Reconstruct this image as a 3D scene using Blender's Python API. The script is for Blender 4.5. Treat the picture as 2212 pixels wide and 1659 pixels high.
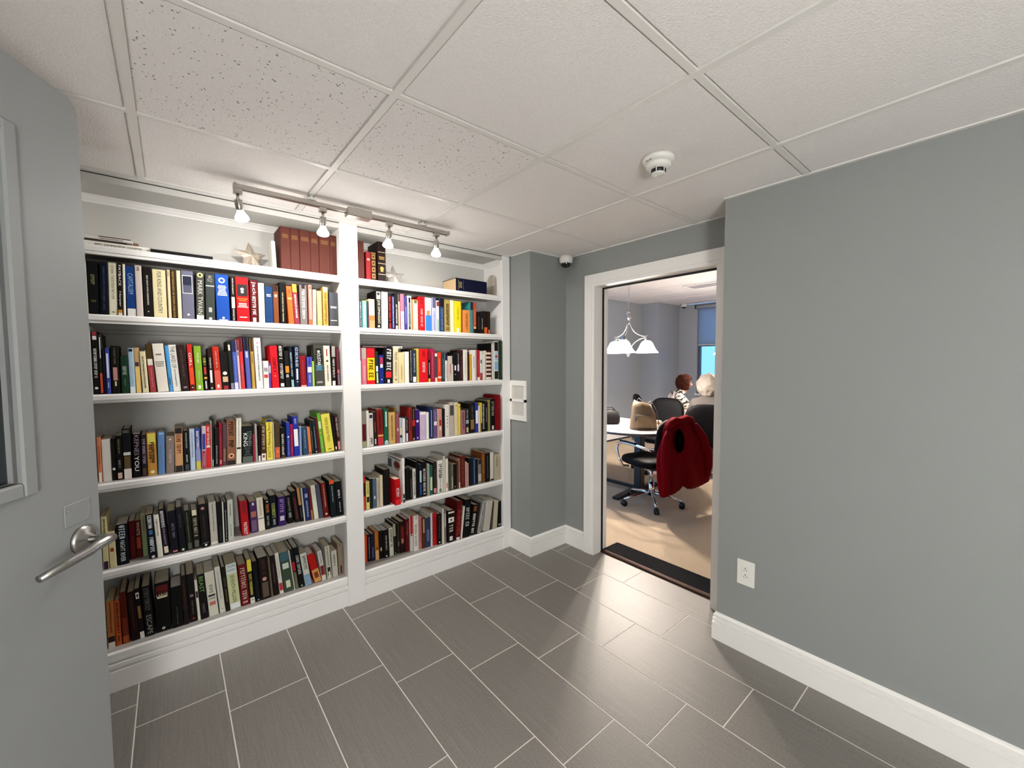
import bpy, bmesh, math, random
from math import sin, cos, pi, radians, sqrt, atan2
from mathutils import Vector, Matrix, noise

# ------------------------------------------------------------------ clear
for o in list(bpy.data.objects): bpy.data.objects.remove(o, do_unlink=True)
random.seed(7)
SC = bpy.context.scene
COL = SC.collection

# ------------------------------------------------------------------ camera
F_PX, YAW, PITCH, ROLL, CAM_H = 893.687, radians(39.5591), radians(-2.9353), radians(-0.2754), 1.48358
cam = bpy.data.cameras.new('camera'); camo = bpy.data.objects.new('camera', cam); COL.objects.link(camo)
cam.sensor_fit = 'HORIZONTAL'; cam.sensor_width = 36.0; cam.lens = F_PX / 2212 * 36.0
cam.clip_start = 0.02; cam.clip_end = 200
_f = Vector((sin(YAW)*cos(PITCH), cos(YAW)*cos(PITCH), sin(PITCH)))
_r = Vector((cos(YAW), -sin(YAW), 0)); _u = _r.cross(_f)
_r2 = _r*cos(ROLL) + _u*sin(ROLL); _u2 = -_r*sin(ROLL) + _u*cos(ROLL)
camo.matrix_world = Matrix(((_r2.x,_u2.x,-_f.x,0),(_r2.y,_u2.y,-_f.y,0),(_r2.z,_u2.z,-_f.z,CAM_H),(0,0,0,1)))
SC.camera = camo

# ------------------------------------------------------------------ world (daylight seen through the far window)
W = bpy.data.worlds.new('world'); SC.world = W; W.use_nodes = True
wn = W.node_tree; bg = wn.nodes['Background']
bg.inputs['Color'].default_value = (0.22, 0.50, 1.0, 1); bg.inputs['Strength'].default_value = 2.2

# ------------------------------------------------------------------ exposure
SC.view_settings.view_transform = 'Standard'; SC.view_settings.look = 'None'
SC.view_settings.gamma = 1.0; SC.view_settings.use_curve_mapping = False
SC.view_settings.exposure = 0.0
# lamp strengths (the lamps themselves are built further down)
TRACK_FACE, TRACK_GLASS = 500.0, 1.0
FILL_GLOBE = 80.0  # added fill lamp that brightens ceiling and walls
SHADE = 38.0; SHADE_BULB = (2600.0, 500.0)

# ------------------------------------------------------------------ helpers
def lin(c): return c/12.92 if c <= 0.04045 else ((c+0.055)/1.055)**2.4
def hexc(h): return tuple(lin(int(h[i:i+2],16)/255) for i in (0,2,4))
_mats = {}
def mat(name, col, rough=0.5, metal=0.0, spec=0.5, bump=None, vary=None, emit=None, trans=0.0, alpha=None):
    """procedural principled material; col = hex or linear tuple; bump=(scale,strength,detail); vary=(scale,amount)"""
    if name in _mats: return _mats[name]
    m = bpy.data.materials.new(name); m.use_nodes = True; nt = m.node_tree
    b = nt.nodes['Principled BSDF']
    c = hexc(col) if isinstance(col, str) else col
    b.inputs['Base Color'].default_value = (*c, 1); b.inputs['Roughness'].default_value = rough
    b.inputs['Metallic'].default_value = metal; b.inputs['Specular IOR Level'].default_value = spec
    if trans: b.inputs['Transmission Weight'].default_value = trans
    if emit:
        b.inputs['Emission Color'].default_value = (*emit[0], 1); b.inputs['Emission Strength'].default_value = emit[1]
    tc = None
    if bump or vary:
        tc = nt.nodes.new('ShaderNodeTexCoord')
    if vary:
        n = nt.nodes.new('ShaderNodeTexNoise'); n.inputs['Scale'].default_value = vary[0]; n.inputs['Detail'].default_value = 4
        nt.links.new(tc.outputs['Object'], n.inputs['Vector'])
        mx = nt.nodes.new('ShaderNodeMix'); mx.data_type = 'RGBA'
        a = vary[1]
        mx.inputs['A'].default_value = (*[x*(1-a) for x in c], 1); mx.inputs['B'].default_value = (*[min(1,x*(1+a)) for x in c], 1)
        nt.links.new(n.outputs['Fac'], mx.inputs['Factor']); nt.links.new(mx.outputs['Result'], b.inputs['Base Color'])
    if bump:
        n = nt.nodes.new('ShaderNodeTexNoise'); n.inputs['Scale'].default_value = bump[0]; n.inputs['Detail'].default_value = bump[2] if len(bump) > 2 else 3
        nt.links.new(tc.outputs['Object'], n.inputs['Vector'])
        bp = nt.nodes.new('ShaderNodeBump'); bp.inputs['Strength'].default_value = bump[1]; bp.inputs['Distance'].default_value = 0.002
        nt.links.new(n.outputs['Fac'], bp.inputs['Height']); nt.links.new(bp.outputs['Normal'], b.inputs['Normal'])
    _mats[name] = m
    return m

class MB:
    """collects faces; build() links them as one mesh object"""
    def __init__(s): s.v = []; s.f = []; s.mi = []; s.sm = []; s.mats = []
    def m(s, material):
        if material not in s.mats: s.mats.append(material)
        return s.mats.index(material)
    def add(s, vs, fs, mi=0, smooth=False):
        k = len(s.v); s.v += [tuple(v) for v in vs]
        for f in fs: s.f.append(tuple(i+k for i in f)); s.mi.append(mi); s.sm.append(smooth)
        return s
    def box(s, x0, x1, y0, y1, z0, z1, mi=0, M=None):
        vs = [(x0,y0,z0),(x1,y0,z0),(x1,y1,z0),(x0,y1,z0),(x0,y0,z1),(x1,y0,z1),(x1,y1,z1),(x0,y1,z1)]
        if M: vs = [M @ Vector(v) for v in vs]
        return s.add(vs, [(0,3,2,1),(4,5,6,7),(0,1,5,4),(1,2,6,5),(2,3,7,6),(3,0,4,7)], mi)
    def cbox(s, x0, x1, y0, y1, z0, z1, c=0.004, mi=0, M=None, smooth=False):
        """box with chamfered edges on all sides"""
        vs = []
        for z, ins in ((z0,c),(z0+c,0),(z1-c,0),(z1,c)):
            a0, a1, b0, b1 = x0+ins, x1-ins, y0+ins, y1-ins
            vs += [(a0+c*(ins==0),b0,z),(a1-c*(ins==0),b0,z),(a1,b0+c*(ins==0),z),(a1,b1-c*(ins==0),z),(a1-c*(ins==0),b1,z),(a0+c*(ins==0),b1,z),(a0,b1-c*(ins==0),z),(a0,b0+c*(ins==0),z)]
        if M: vs = [M @ Vector(v) for v in vs]
        fs = [tuple(range(7,-1,-1)), tuple(range(24,32))]
        for k in range(3):
            for i in range(8):
                j = (i+1) % 8; fs.append((k*8+i, k*8+j, k*8+8+j, k*8+8+i))
        return s.add(vs, fs, mi, smooth)
    def prism(s, prof, a, b, axis='x', mi=0, M=None, smooth=False):
        """extrude closed 2-D profile along an axis from a to b. axis x: prof=(y,z); y: (x,z); z: (x,y)"""
        n = len(prof); vs = []
        for t in (a, b):
            for p, q in prof:
                vs.append({'x':(t,p,q),'y':(p,t,q),'z':(p,q,t)}[axis])
        if M: vs = [M @ Vector(v) for v in vs]
        fs = [tuple(range(n)), tuple(range(2*n-1, n-1, -1))]
        for i in range(n):
            j = (i+1) % n; fs.append((i, i+n, j+n, j))
        return s.add(vs, fs, mi, smooth)
    def lathe(s, prof, seg=24, M=None, mi=0, smooth=True, cap=True):
        """prof = [(r,z)...] about z"""
        vs = []; fs = []
        for r, z in prof:
            for i in range(seg):
                a = 2*pi*i/seg; vs.append((r*cos(a), r*sin(a), z))
        n = len(prof)
        for k in range(n-1):
            for i in range(seg):
                j = (i+1) % seg; fs.append((k*seg+i, k*seg+j, (k+1)*seg+j, (k+1)*seg+i))
        if cap:
            fs.append(tuple(range(seg-1,-1,-1))); fs.append(tuple((n-1)*seg+i for i in range(seg)))
        if M: vs = [M @ Vector(v) for v in vs]
        return s.add(vs, fs, mi, smooth)
    def cyl(s, p0, p1, r0, r1=None, seg=12, mi=0, smooth=True):
        p0 = Vector(p0); p1 = Vector(p1); r1 = r0 if r1 is None else r1
        d = p1-p0; L = d.length; q = d.to_track_quat('Z','Y').to_matrix().to_4x4(); q.translation = p0
        return s.lathe([(r0,0),(r1,L)], seg, q, mi, smooth)
    def tube(s, pts, r, seg=8, mi=0, closed=False, sx=1.0):
        pts = [Vector(p) for p in pts]; n = len(pts); vs = []; fs = []
        up = Vector((0,0,1)); prev = None
        for i, p in enumerate(pts):
            if closed: t = pts[(i+1)%n]-pts[i-1]
            else: t = pts[min(i+1,n-1)]-pts[max(i-1,0)]
            t.normalize()
            if prev is None:
                a = t.orthogonal() if abs(t.z) > .95 else t.cross(up)
            else:
                a = prev - t*prev.dot(t)
            a.normalize(); prev = a; b = t.cross(a)
            rr = r[i] if isinstance(r, (list,tuple)) else r
            for k in range(seg):
                w = 2*pi*k/seg; vs.append(p + a*cos(w)*rr*sx + b*sin(w)*rr)
        m = n if closed else n-1
        for i in range(m):
            i2 = (i+1) % n
            for k in range(seg):
                k2 = (k+1) % seg; fs.append((i*seg+k, i*seg+k2, i2*seg+k2, i2*seg+k))
        if not closed:
            fs.append(tuple(range(seg-1,-1,-1))); fs.append(tuple((n-1)*seg+k for k in range(seg)))
        return s.add(vs, fs, mi, True)
    def loft(s, rings, mi=0, smooth=True, cap=True):
        n = len(rings[0]); vs = [p for r in rings for p in r]; fs = []
        for k in range(len(rings)-1):
            for i in range(n):
                j = (i+1) % n; fs.append((k*n+i, k*n+j, (k+1)*n+j, (k+1)*n+i))
        if cap:
            fs.append(tuple(range(n-1,-1,-1))); fs.append(tuple((len(rings)-1)*n+i for i in range(n)))
        return s.add(vs, fs, mi, smooth)
    def ico(s, c, r, sub=2, mi=0, sc=(1,1,1), M=None):
        bm = bmesh.new(); bmesh.ops.create_icosphere(bm, subdivisions=sub, radius=1)
        vs = [Vector((c[0]+v.co.x*r*sc[0], c[1]+v.co.y*r*sc[1], c[2]+v.co.z*r*sc[2])) for v in bm.verts]
        fs = [tuple(v.index for v in f.verts) for f in bm.faces]; bm.free()
        if M: vs = [M @ v for v in vs]
        return s.add(vs, fs, mi, True)
    def mesh(s, name, fix=True):
        me = bpy.data.meshes.new(name); me.from_pydata(s.v, [], s.f)
        for m in s.mats: me.materials.append(m)
        me.polygons.foreach_set('material_index', s.mi); me.polygons.foreach_set('use_smooth', s.sm)
        if fix:
            bm = bmesh.new(); bm.from_mesh(me); bmesh.ops.recalc_face_normals(bm, faces=bm.faces); bm.to_mesh(me); bm.free()
        me.update(); return me
    def build(s, name, material=None, parent=None, fix=True):
        if material is not None and not s.mats: s.mats = [material]
        o = bpy.data.objects.new(name, s.mesh(name, fix)); COL.objects.link(o)
        if parent is not None: o.parent = parent
        return o

def thing(name, label, cat, loc=(0,0,0), rz=0, group=None):
    o = bpy.data.objects.new(name, None); COL.objects.link(o); o.empty_display_size = .05
    o.location = loc; o.rotation_euler = (0,0,rz); o['label'] = label; o['category'] = cat
    if group: o['group'] = group
    return o
def tag(o, label, cat, group=None):
    o['label'] = label; o['category'] = cat
    if group: o['group'] = group
    return o
def struct(o): o['kind'] = 'structure'; return o
def sempty(name):
    o = bpy.data.objects.new(name, None); COL.objects.link(o); o.empty_display_size = .05; o['kind'] = 'structure'; return o
def copy_tree(o, parent=None):
    c = o.copy(); COL.objects.link(c); c.parent = parent
    for ch in [k for k in bpy.data.objects if k.parent == o]: copy_tree(ch, c)
    return c

# ------------------------------------------------------------------ materials
M_WALL = mat('wall_paint', '8f9290', .62, bump=(260,.12,2), vary=(1.5,.02))
M_WALL2 = mat('wall_paint_far', 'a3a8ac', .62, bump=(260,.12,2))
M_DOOR = mat('door_paint', '8b8d8c', .5, bump=(200,.1,2))
M_WHITE = mat('trim_white', 'f0eeea', .38, vary=(3,.015))
M_SHELFW = mat('bookcase_white', 'efedea', .42, vary=(3,.015))
M_BACKP = mat('bookcase_back_shaded', 'c6c4bf', .6, vary=(3,.02))  # the bookcase white, greyed to carry the shade inside the bays
M_DECK = mat('shelf_deck_shaded', 'a9a5a1', .55, vary=(5,.03))  # greyish deck, with shade from the shelf above mixed into its colour
M_GROUT = mat('grout', 'ddd8cf', .8, bump=(400,.2))
M_TEE = mat('tee_bar', 'e6e3de', .45)
M_STEEL = mat('brushed_steel', 'b9b5ae', .34, 1.0)
M_CHROME = mat('chrome', 'e0e0e0', .12, 1.0)
M_NICKEL = mat('satin_nickel', 'a9a7a3', .3, 1.0)
M_BLACK = mat('black_plastic', '0e0e10', .4)
M_LEATHER = mat('black_leather', '060608', .6, spec=.1, bump=(90,.25))
M_PLWHITE = mat('white_plastic', 'e8e6df', .4)
M_PAGES = mat('book_pages', 'd2c5a8', .8, bump=(900,.4,1), vary=(300,.08))
M_PAGES2 = mat('book_pages_white', 'e2dacb', .8, bump=(900,.4,1), vary=(300,.08))
M_CARPET = mat('carpet', 'b7a58e', .95, spec=.1, bump=(350,.9,4), vary=(60,.12))
M_THRESH = mat('threshold_rubber', '06070d', .8, spec=.05, bump=(120,.2))
M_BRONZE = mat('bronze_edge', '3c2a22', .3, .8)

def floor_material():
    m = bpy.data.materials.new('floor_tile_grey'); m.use_nodes = True; nt = m.node_tree; b = nt.nodes['Principled BSDF']
    tc = nt.nodes.new('ShaderNodeTexCoord'); mp = nt.nodes.new('ShaderNodeMapping'); mp.inputs['Scale'].default_value = (160, 4, 1)
    nt.links.new(tc.outputs['Object'], mp.inputs['Vector'])
    n = nt.nodes.new('ShaderNodeTexNoise'); n.inputs['Scale'].default_value = 1.0; n.inputs['Detail'].default_value = 3
    nt.links.new(mp.outputs['Vector'], n.inputs['Vector'])
    n2 = nt.nodes.new('ShaderNodeTexNoise'); n2.inputs['Scale'].default_value = 120; n2.inputs['Detail'].default_value = 2
    nt.links.new(tc.outputs['Object'], n2.inputs['Vector'])
    ad = nt.nodes.new('ShaderNodeMath'); ad.operation = 'ADD'; nt.links.new(n.outputs['Fac'], ad.inputs[0]); nt.links.new(n2.outputs['Fac'], ad.inputs[1])
    cr = nt.nodes.new('ShaderNodeMapRange'); cr.inputs['From Min'].default_value = .6; cr.inputs['From Max'].default_value = 1.4
    nt.links.new(ad.outputs[0], cr.inputs['Value'])
    mx = nt.nodes.new('ShaderNodeMix'); mx.data_type = 'RGBA'
    mx.inputs['A'].default_value = (*hexc('6b6661'),1); mx.inputs['B'].default_value = (*hexc('837e78'),1)
    nt.links.new(cr.outputs['Result'], mx.inputs['Factor'])
    oi = nt.nodes.new('ShaderNodeObjectInfo'); hv = nt.nodes.new('ShaderNodeHueSaturation')
    mr = nt.nodes.new('ShaderNodeMapRange'); mr.inputs['To Min'].default_value = .95; mr.inputs['To Max'].default_value = 1.05
    nt.links.new(oi.outputs['Random'], mr.inputs['Value']); nt.links.new(mr.outputs['Result'], hv.inputs['Value'])
    nt.links.new(mx.outputs['Result'], hv.inputs['Color']); nt.links.new(hv.outputs['Color'], b.inputs['Base Color'])
    b.inputs['Roughness'].default_value = .46; b.inputs['Specular IOR Level'].default_value = .8
    bp = nt.nodes.new('ShaderNodeBump'); bp.inputs['Strength'].default_value = .12; bp.inputs['Distance'].default_value = .001
    nt.links.new(ad.outputs[0], bp.inputs['Height']); nt.links.new(bp.outputs['Normal'], b.inputs['Normal'])
    return m
M_FLOOR = floor_material()
def ceil_material(name, fissured):
    m = bpy.data.materials.new(name); m.use_nodes = True; nt = m.node_tree; b = nt.nodes['Principled BSDF']
    tc = nt.nodes.new('ShaderNodeTexCoord')
    n = nt.nodes.new('ShaderNodeTexNoise'); n.inputs['Scale'].default_value = 170; n.inputs['Detail'].default_value = 3
    nt.links.new(tc.outputs['Object'], n.inputs['Vector'])
    mx = nt.nodes.new('ShaderNodeMix'); mx.data_type = 'RGBA'
    mx.inputs['A'].default_value = (*hexc('e6e1dd'),1); mx.inputs['B'].default_value = (*hexc('f8f5f2'),1)
    nt.links.new(n.outputs['Fac'], mx.inputs['Factor']); out = mx.outputs['Result']
    if fissured:
        v = nt.nodes.new('ShaderNodeTexVoronoi'); v.inputs['Scale'].default_value = 85; v.inputs['Randomness'].default_value = 1
        nt.links.new(tc.outputs['Object'], v.inputs['Vector'])
        n3 = nt.nodes.new('ShaderNodeTexNoise'); n3.inputs['Scale'].default_value = 50
        nt.links.new(tc.outputs['Object'], n3.inputs['Vector'])
        ml = nt.nodes.new('ShaderNodeMath'); ml.operation = 'SUBTRACT'; nt.links.new(n3.outputs['Fac'], ml.inputs[0]); nt.links.new(v.outputs['Distance'], ml.inputs[1])
        cr = nt.nodes.new('ShaderNodeMapRange'); cr.inputs['From Min'].default_value = .37; cr.inputs['From Max'].default_value = .41
        nt.links.new(ml.outputs[0], cr.inputs['Value'])
        m2 = nt.nodes.new('ShaderNodeMix'); m2.data_type = 'RGBA'; m2.inputs['B'].default_value = (*hexc('8d8781'),1)
        nt.links.new(cr.outputs['Result'], m2.inputs['Factor']); nt.links.new(out, m2.inputs['A']); out = m2.outputs['Result']
    nt.links.new(out, b.inputs['Base Color']); b.inputs['Roughness'].default_value = .9
    bp = nt.nodes.new('ShaderNodeBump'); bp.inputs['Strength'].default_value = .8; bp.inputs['Distance'].default_value = .0025
    nt.links.new(n.outputs['Fac'], bp.inputs['Height']); nt.links.new(bp.outputs['Normal'], b.inputs['Normal'])
    return m
M_CEIL = ceil_material('ceiling_tile_plain', False); M_CEILF = ceil_material('ceiling_tile_pitted', True)

# ------------------------------------------------------------------ dimensions
HC = 2.308                     # ceiling of the near room
XL, XR, XD = -.62, 2.215, 2.475   # left wall, right wall, wall with the doorway
YB0 = -1.9                     # wall behind the camera
YBF = 2.545                    # bookcase front
YCOL, XCOL = 2.31, 2.087       # column beside the bookcase
YRW = .965                     # where the right wall ends
H2 = 2.64; X2, YN2, Y2 = 8.15, -.6, 4.79   # far room

# ------------------------------------------------------------------ floor
fl = struct(MB().box(-1.95, 2.56, YB0, 2.62, -.06, -.0012).build('floor', M_GROUT))
TW, TL, G = .3075, .6152, .0043
tile_mesh = {}
def tile(x0, x1, y0, y1):
    k = (round(x1-x0,4), round(y1-y0,4))
    if k not in tile_mesh:
        b = MB(); c = .0012
        w, l = k[0]/2, k[1]/2
        b.add([(-w,-l,-.003),(w,-l,-.003),(w,l,-.003),(-w,l,-.003),(-w,-l,-c),(w,-l,-c),(w,l,-c),(-w,l,-c),(-w+c,-l+c,0),(w-c,-l+c,0),(w-c,l-c,0),(-w+c,l-c,0)],
              [(3,2,1,0)] + [(i,(i+1)%4,4+(i+1)%4,4+i) for i in range(4)] + [(4+i,4+(i+1)%4,8+(i+1)%4,8+i) for i in range(4)] + [(8,9,10,11)])
        b.m(M_FLOOR); tile_mesh[k] = b.mesh('floor_tile')
    o = bpy.data.objects.new('floor_tile', tile_mesh[k]); COL.objects.link(o); o.parent = fl
    o.location = ((x0+x1)/2, (y0+y1)/2, 0)
for k in range(-6, 9):
    x0 = -.1634 + k*TW; x1 = x0+TW
    if k == 8: x1 = 2.56
    yj = 2.234 - .1535*k
    while yj < 2.6: yj += TL
    while yj > YB0:
        a, b = max(yj-TL, YB0), min(yj, 2.545)
        xa, xb = max(x0, -1.95), x1
        if b-a > .02 and not (xa > 2.2 and b < YRW): tile(xa+G/2, xb-G/2, a+G/2, b-G/2)
        yj -= TL

# ------------------------------------------------------------------ walls of the near room
def wall(name, *b): return struct(MB().box(*b).build(name, M_WALL))
wall('wall_right', XR, 2.60, YB0-.1, YRW, 0, H2+.05)
wd = MB(); wd.box(XD, 2.60, 2.02, YCOL+.01, 0, H2+.05); wd.box(XD, 2.60, YRW, 1.10, 0, H2+.05); wd.box(XD, 2.60, 1.10, 2.02, 2.06, H2+.05)
struct(wd.build('wall_doorway', M_WALL))
wall('wall_column', XCOL, 2.60, YCOL, 2.95, 0, H2+.05)
wall('wall_bookcase', XL-.1, XCOL, 2.80, 2.95, 0, HC+.04)
wall('wall_alcove', XL-.02, -.412, YBF, 2.80, 0, HC+.02)
wl = MB(); wl.box(XL-.12, XL, .73, 2.80, 0, HC+.02); wl.box(XL-.12, XL, YB0, -.25, 0, HC+.02); wl.box(XL-.12, XL, -.25, .73, 2.15, HC+.02)
struct(wl.build('wall_left', M_WALL))
wall('wall_back', -2.05, XR, YB0-.1, YB0, 0, HC+.02)
wh = MB(); wh.box(-2.05, -1.95, YB0, 1.3, 0, HC+.02); wh.box(-1.95, XL-.12, 1.2, 1.3, 0, HC+.02)
struct(wh.build('wall_hallway', M_WALL))

# ------------------------------------------------------------------ ceiling of the near room
ce = struct(MB().box(-2.05, XD+.1, YB0, 2.95, HC+.022, HC+.05).build('ceiling', mat('ceiling_void', '6a6866', .9)))
CX0, CY0, CS = -.0675, 1.8755, .6320
xs = [CX0 + CS*i for i in range(-3, 4)]; ys = [CY0 - CS*j for j in range(-1, 6)]
xe = [-1.95] + [x for x in xs if x > -1.95] + [XD]; ye = sorted([YB0] + [y for y in ys if YB0 < y < YBF-.03] + [YBF])
ct_mesh = {}
for i in range(len(xe)-1):
    for j in range(len(ye)-1):
        x0, x1, y0, y1 = xe[i], xe[i+1], ye[j], ye[j+1]
        if x0 > XR-.01 and y1 < YRW: continue
        pit = abs(y0-(CY0-CS)) < .02 and x0 > -.1 and x0 < .7
        k = (round(x1-x0,3), round(y1-y0,3), pit)
        if k not in ct_mesh:
            w, l = k[0]/2-.002, k[1]/2-.002; b = MB(); b.box(-w, w, -l, l, .011, .02); b.box(-w+.0165, w-.0165, -l+.0155, l-.0155, .004, .011); b.m(M_CEILF if pit else M_CEIL); ct_mesh[k] = b.mesh('ceiling_tile')
        o = bpy.data.objects.new('ceiling_tile', ct_mesh[k]); COL.objects.link(o); o.parent = ce; o.location = ((x0+x1)/2, (y0+y1)/2, HC)
for x in xe[1:-1]:
    MB().box(x-.0125, x+.0125, YB0, YBF, HC, HC+.0112).build('tee_bar', M_TEE, ce)
for y in ye[1:-1]:
    for i in range(len(xe)-1):
        x0, x1 = xe[i]+.0125, xe[i+1]-.0125
        if y < YRW and x1 > XR: x1 = XR
        MB().box(x0, x1, y-.011, y+.011, HC+.0008, HC+.0112).build('tee_bar', M_TEE, ce)
for b in ((XR-.018, XR, YB0, YRW), (XD-.018, XD, YRW, YCOL), (XCOL, XD, YCOL-.018, YCOL), (XCOL-.018, XCOL, YCOL-.018, YBF), (XL, XL+.018, YB0, YBF), (XL, XCOL, YBF-.022, YBF-.002)):
    MB().box(*b, HC-.001, HC+.005).build('wall_angle', M_TEE, ce)

# ------------------------------------------------------------------ baseboards
BB = [(0,0),(.018,0),(.018,.091),(.008,.093),(.008,.099),(.016,.101),(.016,.114),(.006,.116),(.006,.121),(.0125,.123),(.0125,.134),(.007,.141),(0,.146)]
def sweep(path, prof=BB):
    """profile (offset to the right of the path, z) swept along a floor polyline with mitred corners"""
    P = [Vector(p) for p in path]; n = len(P); rings = []
    nr = []
    for i in range(n-1):
        d = (P[i+1]-P[i]).normalized(); nr.append(Vector((d.y, -d.x)))
    for i in range(n):
        if i == 0: m = nr[0]
        elif i == n-1: m = nr[-1]
        else:
            m = nr[i-1]+nr[i]; m = m / m.dot(nr[i])
        rings.append([Vector((P[i].x+m.x*o, P[i].y+m.y*o, z)) for o, z in prof])
    return MB().loft(rings, smooth=False)
struct(sweep([(XD-.02, YRW), (XR, YRW), (XR, YB0)]).build('baseboard_right', M_WHITE))
struct(sweep([(XCOL, YBF-.004), (XCOL, YCOL), (XD, YCOL), (XD, 2.098)]).build('baseboard_column', M_WHITE))
struct(sweep([(XL, .82), (XL, YBF)]).build('baseboard_left', M_WHITE))

# ------------------------------------------------------------------ doorway casing, jambs, threshold
dw = sempty('door_2')
def casing(x0, s, y0, y1, w=.078):
    """flat casing with a stepped inner edge on both sides and the head"""
    for (a, c) in ((y1, y1+w), (y0-w, y0)):
        b = MB(); lo, hi = min(a,c), max(a,c)
        b.box(x0, x0+s*.016, lo, hi, 0, 2.06+w); inner = (lo if a == y1 else hi)
        b.box(x0+s*.016, x0+s*.022, lo+.012 if a == y1 else lo, hi if a == y1 else hi-.012, 0, 2.06+w)
        b.build('casing_side', M_WHITE, dw)
    b = MB(); b.box(x0, x0+s*.016, y0, y1, 2.06, 2.06+w); b.box(x0+s*.016, x0+s*.022, y0-.012, y1+.012, 2.072, 2.06+w)
    b.build('casing_head', M_WHITE, dw)
casing(XD, -1, 1.10, 2.02)
for y0, y1 in ((2.008, 2.02), (1.10, 1.112)):
    MB().box(XD-.016, 2.62, y0, y1, 0, 2.06).build('jamb', M_WHITE, dw)
MB().box(XD-.016, 2.62, 1.112, 2.008, 2.048, 2.06).build('jamb_head', M_WHITE, dw)
M_SEAL = mat('door_seal', '0a0a0a', .6)
MB().box(2.553, 2.567, 2.0, 2.008, 0, 2.048).build('seal', M_SEAL, dw)
MB().box(2.553, 2.567, 1.112, 1.12, 0, 2.048).build('seal', M_SEAL, dw)
MB().box(2.553, 2.567, 1.112, 2.008, 2.036, 2.048).build('seal', M_SEAL, dw)
MB().prism([(2.552,0),(2.552,.004),(2.575,.016),(2.76,.016),(2.785,.006),(2.785,0)], 1.112, 2.008, 'y').build('threshold', M_THRESH, dw)
MB().prism([(2.547,0),(2.547,.006),(2.556,.012),(2.572,.0175),(2.578,.0175),(2.578,0)], 1.112, 2.008, 'y').build('threshold_edge', M_BRONZE, dw)

# ------------------------------------------------------------------ open door at the left
d1 = sempty('door_1')
FE = Vector((-.155, 1.503)); DD = Vector((.487, .873)).normalized(); NN = Vector((DD.y, -DD.x))
DM = Matrix(((DD.x, -NN.x, 0, FE.x), (DD.y, -NN.y, 0, FE.y), (0,0,1,0), (0,0,0,1)))   # local x to the free edge (0), local -y toward the camera
d1.matrix_world = DM
DW_, DH_ = .91, 2.131
def dbox(name, m, *b, c=None):
    q = MB()
    if c: q.cbox(*b, c=c)
    else: q.box(*b)
    return q.build(name, m, d1)
LX0, LX1, LZ0, LZ1 = -.735, -.205, 1.235, 1.955      # glass opening
leaf = MB()
rc = .012
leaf.prism([(LX1,.008),(0,.008),(0,DH_-.03),(-.006,DH_-.014),(-.022,DH_),(LX1,DH_)], 0, .044, 'y')
for (x0, x1, z0, z1) in ((-DW_, LX0, .008, DH_), (LX0, LX1, .008, LZ0), (LX0, LX1, LZ1, DH_)):
    leaf.box(x0, x1, 0, .044, z0, z1)
leaf.build('leaf', M_DOOR, d1)
fr = MB()
for (x0, x1, z0, z1) in ((LX1, LX1+.032, LZ0-.032, LZ1+.032), (LX0-.032, LX0, LZ0-.032, LZ1+.032), (LX0, LX1, LZ0-.032, LZ0), (LX0, LX1, LZ1, LZ1+.032)):
    fr.cbox(x0, x1, -.012, .012, z0, z1, c=.004)
fr.build('window_frame', M_DOOR, d1)
MB().box(LX0, LX1, .018, .026, LZ0, LZ1).build('window_pane', mat('door_glass', '3a4246', .08, spec=.6, trans=.55), d1)
ros = MB(); RC = Vector((-.058, 0, 1.052))
MRy = Matrix.Translation(RC) @ Matrix.Rotation(pi/2, 4, 'X')
ros.lathe([(.034,0),(.034,.004),(.029,.011),(.016,.013),(.0125,.020)], 28, MRy)
lever = ros.build('lever_rosette', M_NICKEL, d1)
lv = MB()
lv.tube([(-.058,-.018,1.052), (-.058,-.045,1.052), (-.059,-.055,1.0515), (-.066,-.062,1.051)], [.0105,.0105,.011,.011], 12)
lv.tube([(-.052,-.062,1.051), (-.075,-.063,1.051), (-.11,-.062,1.049), (-.118,-.0615,1.046), (-.17,-.054,1.041), (-.225,-.042,1.034)], [.0105,.0115,.011,.0108,.010,.008], 12)
lv.build('lever', M_NICKEL, d1)
MB().cbox(-.104, -.03, -.0025, 0, 1.096, 1.15, c=.001).build('cover_plate', M_DOOR, d1)
for x, z in ((-.098, 1.135), (-.036, 1.139)):
    MB().ico((x, -.003, z), .0022, 1).build('screw', M_NICKEL, d1)
for z in (.25, 1.08, 1.9):
    MB().cyl((-DW_-.006, -.006, z-.05), (-DW_-.006, -.006, z+.05), .007).build('hinge', M_NICKEL, d1)
fd = MB(); fd.box(XL-.13, XL+.006, .70, .73, 0, 2.15); fd.box(XL-.13, XL+.006, -.25, -.22, 0, 2.15); fd.box(XL-.13, XL+.006, -.22, .70, 2.135, 2.15)
struct(fd.build('trim_1', M_WHITE))

# ------------------------------------------------------------------ built-in bookcase
bc = thing('bookcase', 'built-in white bookcase with two bays of packed shelves', 'bookcase', (0, 0, 0))
BL, BR = (-.31, .79), (.895, 2.003)
YBK = 2.78
DECKS = [2.0, 1.703, 1.353, .957, .562]
BASE = .18
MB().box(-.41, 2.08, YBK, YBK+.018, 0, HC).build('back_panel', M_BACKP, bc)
MB().cbox(-.41, -.31, YBF-.008, YBK, 0, HC-.001, c=.002).build('stile', M_SHELFW, bc)
MB().cbox(.79, .895, YBF-.014, YBK, 0, HC-.001, c=.002).build('divider', M_SHELFW, bc)
MB().cbox(2.003, 2.078, YBF-.008, YBK, 0, HC-.001, c=.002).build('stile', M_SHELFW, bc)
def nose(z, t=.038):   # profile (y,z) of a shelf nosing
    y = YBF-.006
    return [(y+.024,z-t),(y+.005,z-t),(y+.005,z-t+.010),(y,z-t+.014),(y,z-.006),(y+.004,z),(y+.012,z),(y+.012,z-.002),(y+.024,z-.002)]
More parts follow.
